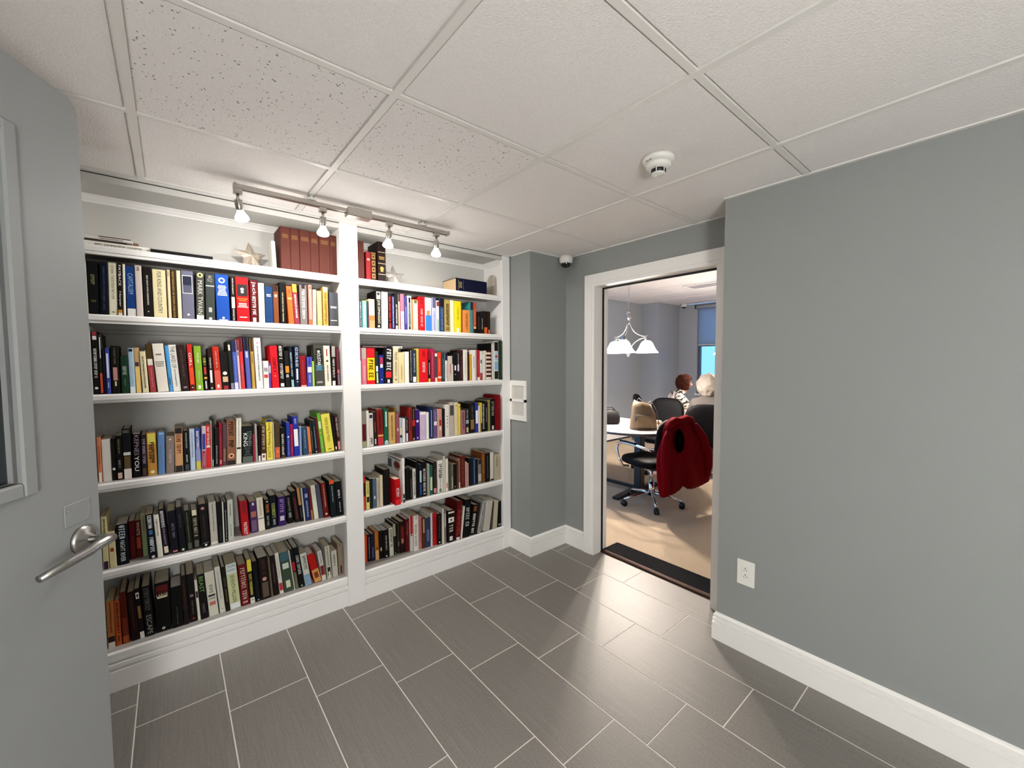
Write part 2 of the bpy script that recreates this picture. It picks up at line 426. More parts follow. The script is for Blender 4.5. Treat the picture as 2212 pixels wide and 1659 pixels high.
for (x0, x1) in (BL, BR):
    for i, z in enumerate(DECKS):
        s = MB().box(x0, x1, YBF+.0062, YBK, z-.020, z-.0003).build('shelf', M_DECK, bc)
        MB().prism(nose(z), x0, x1, 'x').build('nosing', M_SHELFW, s)
        if i < 2:
            MB().prism([(YBK-.016,z-.021),(YBK-.016,z-.05),(YBK-.010,z-.055),(YBK-.010,z-.068),(YBK,z-.072),(YBK,z-.021)], x0, x1, 'x').build('cleat', M_BACKP, s)
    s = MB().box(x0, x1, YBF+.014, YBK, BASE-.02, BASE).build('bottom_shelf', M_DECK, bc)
    y = YBF
    MB().prism([(y+.016,0),(y-.004,0),(y-.004,.094),(y+.009,.097),(y+.009,.105),(y-.003,.108),(y-.003,.126),(y+.011,.129),(y+.011,.138),(y-.001,.141),(y-.001,.174),(y+.004,BASE),(y+.016,BASE)], x0, x1, 'x').build('base_moulding', M_SHELFW, bc)
    MB().box(x0, x1, YBF-.006, YBK, HC-.034, HC-.006).build('top_panel', M_BACKP, bc)
    MB().prism([(YBK,HC-.034),(YBK-.034,HC-.034),(YBK-.034,HC-.038),(YBK-.026,HC-.042),(YBK-.014,HC-.056),(YBK-.010,HC-.058),(YBK-.010,HC-.066),(YBK,HC-.068)], x0, x1, 'x').build('crown_moulding', M_SHELFW, bc)
x = 2.003
MB().prism([(x,HC-.034),(x-.034,HC-.034),(x-.034,HC-.038),(x-.026,HC-.042),(x-.014,HC-.056),(x-.010,HC-.058),(x-.010,HC-.066),(x,HC-.068)], YBF+.01, YBK-.03, 'y').build('crown_moulding', M_SHELFW, bc)

# ------------------------------------------------------------------ track light
TY, TZ = 2.235, 2.262
tr = thing('track_light', 'brushed nickel ceiling track light with four lit spot bulbs above the bookcase', 'track light', (.79, TY, HC))
def L(p): return (p[0]-.79, p[1]-TY, p[2]-HC)
MB().prism([(-.0175,-.009),(-.0175,.009),(.0175,.009),(.0175,-.009),(.006,-.009),(.006,-.003),(-.006,-.003),(-.006,-.009)], .25-.79, 1.335-.79, 'x', M=Matrix.Translation((0,0,TZ+.012-HC))).build('track', M_STEEL, tr)
for x in (.245, 1.335): MB().cbox(*[x-.79, x-.79+.012], -.019, .019, TZ-HC, TZ+.024-HC, c=.002).build('end_cap', M_STEEL, tr)
MB().cbox(.735-.79, .862-.79, -.028, .028, TZ-.012-HC, TZ+.030-HC, c=.003).build('feed_box', M_STEEL, tr)
for x in (.565, 1.165):
    MB().lathe([(.022,-.022),(.022,-.018),(.010,-.010),(.010,0)], 16, Matrix.Translation((x-.79, -.012, 0))).build('mounting_clip', M_PLWHITE, tr)
    MB().cbox(x-.79-.012, x-.79+.012, -.02, .02, TZ+.02-HC, 0, c=.001).build('mounting_spacer', M_STEEL, tr)
M_BULB = mat('bulb_glass', 'c8c8c8', .15, .4, emit=((1,.97,.93), TRACK_GLASS))
M_FACE = mat('bulb_face', 'ffffff', .2, emit=((1,.965,.92), TRACK_FACE))
HEADS = [(.262, .27, 12, 14), (.62, .618, 0, 4), (.967, .958, -4, 8), (1.262, 1.256, 0, 5)]
for hx, bx, ry, rx in HEADS:
    h = MB(); h.cbox(hx-.79-.017, hx-.79+.017, -.014, .014, TZ-.020-HC, TZ+.004-HC, c=.002)
    h.cyl((hx-.79, 0, TZ-.020-HC), (hx-.79, 0, TZ-.052-HC), .0065)
    ho = h.build('lamp_head', M_STEEL, tr)
    M = Matrix.Translation((hx-.79, 0, TZ-.047-HC)) @ Matrix.Rotation(radians(-ry), 4, 'Y') @ Matrix.Rotation(radians(rx), 4, 'X')
    q = MB(); q.lathe([(.012,.004),(.0165,0),(.0165,-.036),(.015,-.040)], 18, M); so = q.build('socket', M_STEEL, ho)
    q = MB(); q.lathe([(.0135,-.036),(.0145,-.045),(.021,-.057),(.0275,-.066),(.029,-.072),(.0285,-.077)], 22, M, cap=False); q.build('bulb', M_BULB, ho)
    q = MB(); q.lathe([(.0285,-.077),(.0270,-.082),(.0210,-.0872),(.012,-.090),(.001,-.0912)], 22, M, cap=False); q.build('bulb_face', M_FACE, ho)

# ------------------------------------------------------------------ added fill lamp: a paper globe on a stand, unseen behind the camera
fl_ = thing('fill_lamp', 'added round paper globe fill lamp, unseen behind the viewer', 'fill lamp', (-.35, -1.25, 0))
MB().lathe([(.13,0),(.13,.012),(.10,.02),(.014,.028),(.009,.05),(.009,.93)], 24).build('stand', M_STEEL, fl_)
MB().lathe([(.05,.93)] + [(.22*sin(a*pi/16), 1.15-.22*cos(a*pi/16)) for a in range(2,15)] + [(.05,1.37)], 32, cap=False).build('fill_globe', mat('fill_globe', 'ffffff', .6, emit=((1,.985,.965), FILL_GLOBE)), fl_)

# ------------------------------------------------------------------ smoke detector
sd = thing('smoke_detector', 'round white smoke detector on the ceiling', 'smoke detector', (1.555, .945, HC))
MB().lathe([(.062,.0),(.062,-.010),(.056,-.020),(.050,-.022)], 32).build('base', M_PLWHITE, sd)
MB().lathe([(.050,-.020),(.049,-.036),(.044,-.041),(.031,-.047)], 32).build('body', M_PLWHITE, sd)
MB().lathe([(.030,-.045),(.030,-.060)], 24).build('chamber', M_BLACK, sd)
MB().lathe([(.027,-.060),(.028,-.062),(.026,-.0655),(.001,-.066)], 24, cap=False).build('cap', M_PLWHITE, sd)
for k in range(6):
    a = k*pi/3+.3; M = Matrix.Rotation(a, 4, 'Z')
    MB().box(.0285, .0312, -.0018, .0018, -.062, -.044, M=M).build('rib', M_PLWHITE, sd)
MB().ico((-.034, -.006, -.045), .0022, 1).build('indicator', M_BLACK, sd)
MB().box(-.056, -.050, -.014, .014, -.021, -.012, M=Matrix.Rotation(-.2, 4, 'Z')).build('label_plate', mat('detector_print', '8a8576', .5), sd)

# ------------------------------------------------------------------ dome cameras
def dome(x, y, z, label):
    c = thing('dome_camera', label, 'camera', (x, y, z), 0, None)
    MB().lathe([(.052,0),(.053,-.03),(.050,-.045),(.040,-.056)], 28).build('housing', M_PLWHITE, c)
    MB().lathe([(.0385,-.050),(.0375,-.064),(.031,-.077),(.018,-.086),(.001,-.089)], 24, cap=False).build('lens_dome', mat('smoked_dome', '050506', .05, spec=.8), c)
dome(2.405, 2.245, HC, 'white dome security camera in the ceiling corner beside the column')

# ------------------------------------------------------------------ access panel on the column
ap = thing('access_panel', 'white wall panel with two square inset grilles on the column', 'wall panel', (XCOL, 2.446, 1.035))
b = MB(); z0, z1, y0, y1 = 0, .31, -.094, .094
for q in ((y0, y1, z0, .040), (y0, y1, .144, .166), (y0, y1, .270, z1), (y0, y0+.022, .04, .27), (y1-.022, y1, .04, .27)):
    b.box(-.011, 0, *q)
b.build('frame', M_WHITE, ap)
M_GRILLE = mat('panel_mesh', 'd8d4cd', .7, bump=(500,.8,2), vary=(20,.06))
for a, c in ((.040, .144), (.166, .270)):
    g = MB().box(-.004, -.001, y0+.022, y1-.022, a, c).build('inset', M_GRILLE, ap)
    n = 9
    for k in range(n):
        zz = a + (c-a)*(k+.5)/n
        MB().box(-.0062, -.004, y0+.022, y1-.022, zz-.0024, zz+.0024).build('slat', M_GRILLE, g)
MB().ico((-.011, y0+.012, .155), .004, 1).build('latch', M_NICKEL, ap)

# ------------------------------------------------------------------ wall outlet
ou = thing('wall_outlet', 'white double wall outlet low on the grey wall', 'outlet', (XR, .825, .413))
MB().cbox(-.006, 0, -.0415, .0415, -.064, .064, c=.002).build('cover_plate', M_PLWHITE, ou)
f = MB().cbox(-.0082, -.005, -.017, .017, -.034, .034, c=.001).build('socket_face', M_PLWHITE, ou)
for z in (-.018, .016):
    MB().box(-.0086, -.0080, -.0075, -.0050, z-.004, z+.004).build('slot', M_BLACK, f)
    MB().box(-.0086, -.0080, .0050, .0075, z-.0035, z+.0035).build('slot', M_BLACK, f)
    MB().cyl((-.0086, 0, z+.010), (-.0080, 0, z+.010), .0028).build('slot', M_BLACK, f)

# ------------------------------------------------------------------ books
BOOKS = r"""
@R1L
-0.272 0.007 0.234 0.0 0.045 0 c8d4b0
-0.264 0.034 0.234 0.0 0.045 0 0c0c10 M9a9a6a,.25,.48,.5 B4a4a20,.72,.76,.5
-0.229 0.027 0.233 1.3 0.045 0 0a0e1a M3a4a70,.08,.9,.4
-0.201 0.029 0.237 1.0 0.045 0 e6dfc8 Mb0a890,.05,.7,.45 O8a8068,.93,.3
-0.172 0.017 0.235 1.2 0.045 0 14100c Tf0ece0,.03,.43,PAYBACK Tf0ece0,.53,.82,Harper Bc08028,.88,.94 Be8e2d6,.94,1
-0.154 0.009 0.235 1.1 0.045 0 e8e2d6
-0.141 0.032 0.229 0.0 0.045 0 163a7a T8fb0d0,.14,.55,CAPITALISM Be0dcd8,.84,1
-0.109 0.024 0.236 0.0 0.045 0 cdbfb8 M4a4038,.03,.12,.5
-0.083 0.032 0.233 0.0 0.045 0 17120f Me8e0d4,.16,.76,.25 Ocfc8bc,.88,.2
-0.049 0.049 0.227 0.0 0.045 0 dfd2a4 T23264d,.04,.9,FOR_KING_AND_COUNTRY
0.001 0.003 0.229 0.0 0.045 0 5c1a1a
0.004 0.012 0.230 0.0 0.045 0 d9cda6 M8a7040,.03,.14,.5
0.016 0.021 0.233 0.0 0.045 0 3b2412 Mb89a5a,.03,.97,.5
0.039 0.016 0.232 0.0 0.045 0 eadfb4
0.057 0.047 0.237 0.0 0.045 0 6d6c80 Bd8d6d0,.1,.47,.9 B20243a,.115,.3,.8 B55566a,.3,.455,.8 Me0e0e0,.4,.44,.6 Od8d8d8,.9,.25
0.110 0.032 0.235 1.4 0.045 0 4a4a44 Od8cf8a,.06,.85 O14120e,.06,.4 Tc8c8bc,.17,.88,MARK_TWAIN Be8e6e0,.9,1
0.148 0.038 0.231 1.0 0.045 0 3a403c Bd0d0c8,.245,.265 M9a9a90,.04,.2,.7 Bb0b0a8,.72,.82,.4 Oe0e0dc,.96,.4
0.193 0.056 0.236 -0.6 0.045 0 1c4aa0 Oc8ccd4,.13,.55 O1c4aa0,.13,.3 Hf0f0f0,.23,.46,7 Oe8e8e8,.93,.22 Be8e8e8,.965,.985,.7
0.255 0.020 0.230 -0.0 0.045 0 1a1512 Mf0e8dc,.03,.4,.35 Bd8c0b0,.45,.7,.9 Mf0ece0,.72,.98,.5
0.279 0.058 0.233 -0.7 0.045 0 b8161c B2a2422,.16,.42,.85 Oe8e4dc,.27,.3 Oe8e4dc,.33,.25 Hf08028,.46,.54,2 Hf0d8d0,.57,.68,3 Be8d8d0,.88,.9,.6
0.340 0.036 0.224 0.0 0.045 0 5a0f16 Tf4f0e8,.04,.36,jack Mf4f0e8,.38,.84,.65 Bf4f0e8,.88,.98,.45
0.378 0.028 0.213 0.0 0.045 0 e6e2c4 Be6ecf0,.45,1 M9ab0c8,.5,.95,.3
0.409 0.037 0.199 0.0 0.045 0 1b3a66 He8e8e8,.2,.28,2
0.448 0.026 0.211 0.0 0.045 0 7a4326 B2a1812,0,.17 He8e0d4,.24,.32,2
0.479 0.030 0.228 0.0 0.045 0 0d0b0a Md8d0a8,.24,.95,.3
0.522 0.028 0.212 -2.6 0.045 0 e8642c Bf0b870,.3,.34,.9 Bc84a20,.08,.2,.4
0.551 0.026 0.226 -2.9 0.045 0 8a3440 Be0a83c,0,.2 Mf4e8e0,.25,.85,.45
0.580 0.038 0.227 0.0 0.045 0 77706c B221c1a,0,.12,.5 Mf0ece8,.1,.85,.55
0.626 0.018 0.231 0.0 0.045 0 f09080 Bc85048,.03,.1,.6 Be85a34,.85,1
0.646 0.018 0.207 1.2 0.045 0 ece4dc Md84a40,.2,.95,.5
0.671 0.027 0.203 0.0 0.045 0 b8a878 Be8c860,.84,1 Md8ccb0,.1,.75,.3
0.702 0.029 0.228 0.0 0.045 0 c89a48 M7a4a1c,.15,.97,.6 Bd8c090,.0,.12
0.739 0.048 0.202 0.0 0.045 0 4a4c52 He8e8e8,.4,.47,2 Hd8d8d8,.8,.84,1
@R1R
0.913 0.020 0.170 0.0 0.045 0 3c4450 Md8dce0,.05,.95,.5
0.933 0.028 0.170 0.0 0.045 0 7fd8c4 Mf4f8f0,.15,.9,.4 Bd0d450,0,.06,.5
0.963 0.012 0.170 0.0 0.045 0 4a3844
0.974 0.038 0.184 0.0 0.045 0 efe2b0 Be8743c,.55,.72 Bd89060,.72,1
1.019 0.033 0.240 0.0 0.045 0 1a1612 B9a9a98,.02,.22,.9 O2a2a2a,.08,.6 Te8e0c0,.24,.86,JOE_DIMAGGIO Oe0d8b8,.93,.5
1.054 0.043 0.238 0.7 0.045 0 cfc8c0 Bf2efef,.24,1 M6a6464,.45,.6,.5
1.100 0.023 0.230 0.0 0.045 0 1c1414 Ke03030,.08,.8 B8a2020,.82,.98,.7
1.124 0.018 0.218 0.0 0.045 0 2a2a5a Me8e8f0,.05,.95,.5
1.144 0.025 0.235 0.0 0.045 0 1c1820 Me8e4e0,.3,.85,.5 Bf0f0f0,.88,.98,.6
1.169 0.013 0.232 0.0 0.045 0 c8b090 B2a1c18,0,.2
1.183 0.027 0.236 0.0 0.045 0 c86a80 Bb8b8f0,.48,1 M8080c0,.55,.95,.4
1.211 0.019 0.222 0.0 0.045 0 3a3c7a B8a8ad0,.3,.8,.3
1.234 0.029 0.230 0.0 0.045 0 f0ece6 B141210,.05,.97,.55 Me0dcc8,.2,.9,.25
1.264 0.010 0.207 0.0 0.045 0 e0743c
1.274 0.037 0.209 0.0 0.045 0 b8c8a8 Bd8743c,0,.04 Mf0f4ec,.3,.95,.5 B5a5a40,.02,.12,.6
1.314 0.050 0.233 0.0 0.045 0 c01820 Mf0b0b0,.35,.9,.4 M701018,.02,.22,.5
1.365 0.046 0.231 0.0 0.045 0 f0e8e0 Be08050,.38,.55,.6 B3a7ad8,.52,1
1.417 0.030 0.235 0.0 0.045 0 b8b8e0 B5a5a78,0,.3 M9090c8,.4,.95,.4
1.449 0.022 0.217 0.0 0.045 0 e0e4d8 B8a2c2c,.03,.18 B78a898,.6,.98,.5
1.475 0.037 0.236 0.0 0.045 0 2c4068 B14141c,0,.25 M98a8c8,.3,.95,.3
1.515 0.048 0.230 0.2 0.045 0 a89050 M2a2010,.12,.95,.6
1.563 0.032 0.231 0.0 0.045 0 efe6c0
1.596 0.056 0.228 0.4 0.045 0 f0d820 Bf8f4e0,.85,.98,.4 Mc8a818,.2,.6,.3
1.653 0.011 0.206 0.0 0.045 0 a06830
1.670 0.061 0.169 0.0 0.045 0 e8904c Mb86028,.15,.9,.4
1.732 0.026 0.232 0.0 0.045 0 3a8a8c B143038,0,.25
1.761 0.028 0.230 0.0 0.045 0 c84a2c Me8b098,.2,.7,.4 B16120f,.85,1 Be8e4dc,.78,.84,.6
1.797 0.029 0.161 0.0 0.045 0 17130f M6a6a64,.2,.8,.3
1.828 0.029 0.169 0.0 0.045 0 1c1c1c Me0dcd4,.3,.8,.3
1.858 0.032 0.174 0.0 0.045 0 241410 Bd86030,.7,.98
1.891 0.027 0.174 0.0 0.045 0 2a1a14 Bd87848,.8,.98,.6
@R2L
-0.266 0.003 0.300 0.0 0.030 0 e8e4dc
-0.262 0.020 0.276 0.3 0.030 0 121212 Be8e0dc,.07,.13,.8 Ba03038,.0,.06,.8 Kf0f0ec,.27,.75 Oe8e8e4,.9,.7
-0.241 0.012 0.265 0.1 0.030 0 2a2a28 Bececec,.05,.4,.4 Bd8543c,.65,.98
-0.229 0.008 0.202 0.0 0.030 0 15182a
-0.220 0.014 0.205 0.0 0.030 0 3a4a9a Be0e4f4,.12,.65,.7 Ba0b0e0,.75,.87,.4
-0.203 0.027 0.215 0.0 0.030 0 15130f Bc89088,.45,.72,.6 Be8d8b0,.74,.84,.25 M6a6a50,.04,.4,.4
-0.172 0.026 0.170 -0.0 0.030 0 1c3c28 Kb8c8b8,.28,.55 B8aa890,.6,.8,.06
-0.144 0.020 0.206 -0.5 0.030 0 a8c4d8 B20242c,.02,.08,.8 Be8ecf0,.86,1
-0.123 0.019 0.208 -1.0 0.030 0 c8a070 Bf0cc78,.42,1 B4a3434,.32,.41,.8 Oe09040,.92,.25
-0.101 0.022 0.195 -1.8 0.030 0 e4d8b0 B6a5c4c,0,.02 M4a4438,.14,.9,.3
-0.075 0.024 0.226 -2.9 0.030 0 4a3818 Be8e0d0,.31,.44,.9 Ba83840,.44,1 Md8a090,.5,.9,.25
-0.048 0.041 0.228 -3.5 0.030 0 e6ddd0 H6a665c,.2,.25,1 H8a867c,.36,.48,3
-0.005 0.013 0.220 -3.1 0.030 0 4a9ad8 B14243c,.7,.85,.3
0.009 0.030 0.224 -3.4 0.030 0 e8e4dc T2a2a28,.03,.5,THE_LAKES_OF M9a968c,.52,.9,.25
0.041 0.031 0.224 -3.8 0.030 0 2c1a18 M5a4644,.1,.7,.4 B8a7c84,.9,.94,.5
0.074 0.020 0.228 -2.1 0.030 0 c8281c Be84a20,.5,.86 Tf4e8e0,.18,.48,GIRL B1a1210,.87,.98,.9 Oe8e0d8,.93,.35
0.097 0.029 0.220 -1.4 0.030 0 88b030 Me8f4d0,.15,.4,.4 Md8ecb0,.55,.8,.25 Be8f0dc,.88,.96,.4
0.128 0.020 0.166 -1.8 0.030 0 14110e Ke8e060,.02,.28 Bd83830,.3,.52,.5 Be8b048,.6,.66,.7 Bd8d8d8,.72,.95,.35
0.151 0.019 0.209 -1.4 0.030 0 2a1512 Mf0f0e8,.22,.48,.45 Bf0ece8,.52,.82,.6 Oe0dcd4,.95,.5
0.174 0.028 0.219 -2.2 0.030 0 c03020 Bd85848,.55,1 Bf0e0dc,.88,.95,.4 Mf0b8a8,.1,.5,.3
0.202 0.035 0.194 -2.0 0.030 0 14100e Of0e8dc,.57,.6 Bd8b898,.66,.8,.7 Ba02830,.9,1,.6
0.239 0.017 0.247 -2.6 0.030 0 22261f Bf0e8d0,.07,.19,.6 B8a80a0,.87,1
0.255 0.019 0.248 -1.7 0.030 0 4a5cb8 B20244a,0,.22 Mc8d0f0,.3,.9,.25 Be0e0f4,.86,1
0.275 0.011 0.258 -1.8 0.030 0 e8c8cc B6a2030,0,.22 B3a3034,.24,.32,.5
0.286 0.016 0.268 -1.7 0.030 0 d8383c B5a1418,0,.27 Mf0b0b0,.5,.95,.25
0.310 0.020 0.271 -2.0 0.030 0 5a64b8 B14141c,0,.26 Bb8c0e8,.28,.4,.6
0.334 0.015 0.266 -1.2 0.030 0 c8a04c B3a2a14,0,.26 M5a4010,.3,.5,.4
0.353 0.032 0.269 -1.6 0.030 0 eeebe4 Od8a0b8,.1,.4 M8a888c,.16,.85,.3
0.386 0.026 0.147 0.0 0.030 0 ece6e2 H4a4648,.25,.4,4 Bd84038,.5,.62,.85
0.413 0.010 0.134 0.0 0.030 0 6a4a9a Be0d8e4,.1,.4
0.426 0.035 0.229 -1.7 0.030 0 d81c28 M8a1018,.28,.62,.6 Of0b8b8,.72,.2
0.464 0.027 0.233 -1.7 0.030 0 14110f Kf4f0e8,.02,.36 Kf4f0e8,.44,.8 Bf0ece4,.9,.98,.7
0.493 0.023 0.203 -1.4 0.030 0 1c1a18 Be08828,.42,.6,.95 He8e8e4,.64,.73,3
0.519 0.018 0.227 -2.0 0.030 0 141c24 Kb8ccd0,.15,.75 B98b8b8,.82,1,.9
0.539 0.025 0.228 0.0 0.030 0 12203c Te0e4ec,.03,.5,ICE_DELTA_BLUES Be8ecf0,.55,.82,.4 Oe8ecf0,.87,.3
0.568 0.032 0.177 -1.4 0.030 0 8a1820 Mc84a50,.15,.9,.3 Be0a098,.95,1
0.603 0.028 0.169 -0.0 0.030 0 4a50b0 Bece4e0,.34,.52,.9 M2a3090,.05,.3,.4 Mc0c8e8,.6,.9,.4
0.632 0.010 0.145 -0.3 0.030 0 b8e040
0.645 0.053 0.238 -1.3 0.030 0 44453e B17150f,.08,.22,.6 Ob8b0a4,.16,.35 B201e1a,.24,.45,.8 Tf0f0ec,.2,.5,OUSTAR H58a8c8,.5,.62,4 Hd0d0cc,.88,.93,2
0.699 0.036 0.235 -1.4 0.030 0 e4d6c0 B9a3028,.08,.26,.2 O3a2a20,.38,.4 M6a5a98,.48,.9,.3
0.737 0.026 0.234 0.0 0.030 0 181412 Ba8a098,0,.27,.9 Mf0ece4,.32,.8,.6 Be8e4dc,.88,1,.7
0.769 0.018 0.224 -1.6 0.030 0 5a2028 M9a6a70,.05,.6,.4 Bc87078,.58,.68,.8 B8a8a98,.7,.98,.6
@R2R
0.904 0.009 0.148 0.0 0.030 0 e0d0cc
0.915 0.031 0.227 0.0 0.030 0 d87888 Bb0a09c,0,.3 Mf4e4e4,.5,.9,.4
0.947 0.051 0.226 0.0 0.030 0 d81c24 Bf4c81c,.27,.89 K241c10,.32,.85
1.003 0.021 0.206 -1.3 0.030 0 22301f Bc8d8e0,.45,.62,.8 Bb8d0a0,.65,.97,.6
1.025 0.031 0.184 0.0 0.030 0 1a2a78 Bb83038,.08,.32,.6 Be8e0dc,.32,.44,.6 Oa0a8d0,.85,.35
1.059 0.053 0.233 1.8 0.030 0 17151a Kf0f0ec,.05,.64 Bd82830,.67,.84,.75 Bf0f0ec,.89,.98,.3
1.117 0.037 0.234 0.7 0.030 0 d8c8a0 T2a2010,.12,.36,TRUST M8a7a50,.4,.8,.3 O3a3020,.9,.3
1.156 0.042 0.202 0.0 0.030 0 e0cc98 Mb89a60,.4,.9,.2
1.200 0.032 0.207 0.0 0.030 0 ece6d8
1.234 0.018 0.226 0.0 0.030 0 17130f Mf0ece4,.05,.95,.45
1.253 0.031 0.219 0.0 0.030 0 2a3444 Mc8d0d8,.1,.7,.4 Bf0f4f4,.82,.98,.8
1.285 0.020 0.229 0.0 0.030 0 c8b450
1.306 0.063 0.228 0.0 0.030 0 d81820 Mf8e4e0,.4,.7,.4 Ma01018,.05,.25,.4
1.370 0.018 0.206 0.0 0.030 0 1c1412 Bb82020,.0,.25,.6 Be8e0d8,.35,.75,.2 Be8c048,.88,1
1.391 0.032 0.229 0.0 0.030 0 b01840 Me08098,.1,.9,.3
1.423 0.021 0.197 0.0 0.030 0 4a4448 Bf0ece8,0,.1 Be8e0a0,.85,1
1.445 0.031 0.205 0.0 0.030 0 d84028 Mf0b090,.2,.7,.3 Bf0e0d0,.82,.88
1.478 0.026 0.198 0.0 0.030 0 2c3c40 M98a8a8,.2,.9,.3
1.505 0.022 0.198 0.0 0.030 0 e8e4e0 B14183a,0,.25 M8a8a8a,.4,.9,.3
1.529 0.037 0.181 0.0 0.030 0 c8b8ac Bb05a5a,.3,.7,.2
1.566 0.008 0.122 0.0 0.030 0 e8e4de
1.575 0.026 0.194 0.0 0.030 0 141214 Bf0f0ec,.42,.6,.5 Oe8e8e4,.75,.3
1.602 0.027 0.209 0.0 0.030 0 1c1a1e Bd0c4dc,.42,.66,.6 Me0dce4,.05,.4,.3
1.631 0.026 0.225 0.0 0.030 0 3a1c1a M8a4a40,.2,.9,.3
1.659 0.037 0.228 0.0 0.030 0 eae4da Ma09a90,.1,.8,.2
1.697 0.015 0.211 0.0 0.030 0 3a2418
1.714 0.022 0.195 0.0 0.030 0 d8a838
1.736 0.033 0.227 0.0 0.030 0 ece8e0 B9a98a8,.2,.6,.2
1.771 0.008 0.227 0.0 0.030 0 b8b4b0
1.781 0.025 0.228 0.0 0.030 0 b82028 Bf0ece4,.9,1 Md88a88,.3,.8,.3
1.808 0.025 0.220 0.0 0.030 0 e4ded6 Bb03038,.75,1 B3a3430,.3,.42,.5
1.834 0.025 0.196 0.0 0.030 0 e0dad2 Oc03030,.7,.3
1.863 0.050 0.224 0.0 0.030 0 e8d8c4 B4a1410,.0,.06 B4a1410,.13,.2 B4a1410,.27,.34 B4a1410,.41,.48 B4a1410,.55,.62 B4a1410,.69,.76 B4a1410,.83,.9
1.916 0.017 0.282 0.0 0.030 0.19 1a1a18 Bf0ece4,0,1,.8
1.937 0.046 0.300 0.0 0.030 0.19 e8e4dc B201a1c,.03,.26,.85 Bb8c8e0,.28,.5,.85 Oc02830,.4,.5 B98b8d8,.53,.75,.85 B24241f,.78,.98,.85
1.983 0.017 0.300 0.0 0.000 0.19 1e3422 Mf0f0e8,.02,.95,.2
@R3L
-0.264 0.013 0.201 0.0 0.050 0 d88058 Bf0e8e0,.78,1 M9a4a30,.2,.6,.3
-0.250 0.030 0.190 0.0 0.050 0 e8e2dc
-0.219 0.014 0.191 0.0 0.050 0 16140f Bf0ece4,.7,.75,.9
-0.204 0.022 0.204 0.0 0.050 0 14110d M8a8a70,.08,.42,.4 M9a9a98,.55,.75,.5 Bd8b8a0,.84,.97,.8
-0.181 0.029 0.233 0.0 0.050 0 15171a Be8e4dc,.47,.53,.95 B6a5232,.55,.8,.8 Bece4e0,.8,1 H7a8078,.03,.09,2
-0.149 0.027 0.204 1.0 0.050 0 120e10 T9a8a9a,.03,.49,KEPNES Tf8f8f8,.51,.85,YOU
-0.119 0.020 0.198 0.5 0.050 0 241a20 Kb0a0b8,.1,.7 B4a3a30,.8,.98,.8
-0.098 0.035 0.204 0.0 0.050 0 c08a3c Bd8cc58,.02,.26,.9 K2a1c08,.22,.72 Oe8dcb0,.92,.5
-0.061 0.025 0.204 1.2 0.050 0 5f86b8 Mb89878,.3,.8,.2 Ba8c0d8,.03,.06,.7
-0.033 0.032 0.177 1.9 0.050 0 857670 Oe8e8e0,.08,.25 Mb8aca4,.35,.75,.5
0.002 0.031 0.216 1.0 0.050 0 c89868 B14100e,0,.13 K7a2418,.15,.62 B201816,.86,1
0.037 0.024 0.200 0.0 0.050 0 131210 Mc8c8c0,.05,.45,.3 Md8d8d0,.6,.8,.35 B3a4448,.84,.98,.7
0.061 0.021 0.206 0.2 0.050 0 b4c4d8 M5a7090,.1,.7,.25
0.083 0.022 0.204 0.0 0.050 0 2a3c98 B8a94bc,.5,.8 Bd0c440,.8,1 Kf0f0f0,.05,.52
0.106 0.018 0.215 1.5 0.050 0 c8b8c8 B3a3490,.18,.55,.9 Ba03048,.58,1 Me0c0c4,.65,.95,.4
0.124 0.019 0.218 1.3 0.050 0 d02420 Kf8ece4,.04,.5 Bf0e8e0,.48,.52
0.144 0.003 0.239 1.4 0.050 0 ece8e0
0.147 0.010 0.247 1.2 0.050 0 20281f Be8e8e0,.84,.98,.5
0.159 0.017 0.199 1.5 0.050 0 121418 Mc8ccd0,.45,.92,.4
0.177 0.015 0.224 1.3 0.050 0 8a1424 Md8606c,.25,.8,.3 Bd88a80,.85,.95,.6
0.192 0.017 0.219 1.8 0.050 0 584450 B8a6a58,.6,.9,.6
0.211 0.039 0.233 1.2 0.050 0 8a5a40 K2a140c,.03,.4 K2a140c,.45,.62 Oe0b888,.8,.75 O6a1c14,.8,.4 B241c18,.9,1
0.251 0.024 0.243 1.7 0.050 0 ebe6d8 M8a8a80,.05,.62,.25 B24201c,.64,.68,.9
0.279 0.049 0.198 0.6 0.050 0 101414 Tf0f0e8,.2,.55,KING,-.2 T7a8884,.15,.55,STEPHEN,.22 K4a5450,.58,.85 B5a605a,.83,1
0.329 0.010 0.149 0.2 0.050 0 a83048
0.339 0.011 0.203 0.0 0.050 0 b0a4a0
0.351 0.013 0.191 1.6 0.050 0 120f0e Bf0ece4,.85,1
0.365 0.024 0.192 1.2 0.050 0 4a2c1c Kd8c8a8,.03,.72 Bece4dc,.8,1 B8a3c30,.84,.92,.5
0.392 0.031 0.222 0.3 0.050 0 f0d850 B20306a,0,.06 U201a10,.08,.94,IDIOT'S_Marketing_Basics
0.424 0.006 0.204 0.0 0.050 0 d8d0c0
0.431 0.027 0.199 0.8 0.050 0 4a3a28 Bd0603c,.68,.98 Oe89a60,.8,.4
0.461 0.024 0.171 0.0 0.050 0 141210 Uf0ece8,.2,.9,JEFFERY_DEAVER B4a3430,.93,1
0.492 0.018 0.198 0.0 0.050 0 2840a0 Oe8dcc0,.42,.7 Mb0c0e8,.5,.95,.25
0.511 0.014 0.185 0.0 0.050 0 a81c48 Md88098,.3,.9,.3
0.529 0.027 0.227 -1.2 0.050 0 2434a0 Bf0f0f0,.32,.75,.9 Mc8c8e8,.05,.2,.5
0.557 0.012 0.167 0.0 0.050 0 8a9ac0
0.575 0.027 0.161 -1.9 0.050 0 2a4a68 M88a8c0,.1,.8,.4
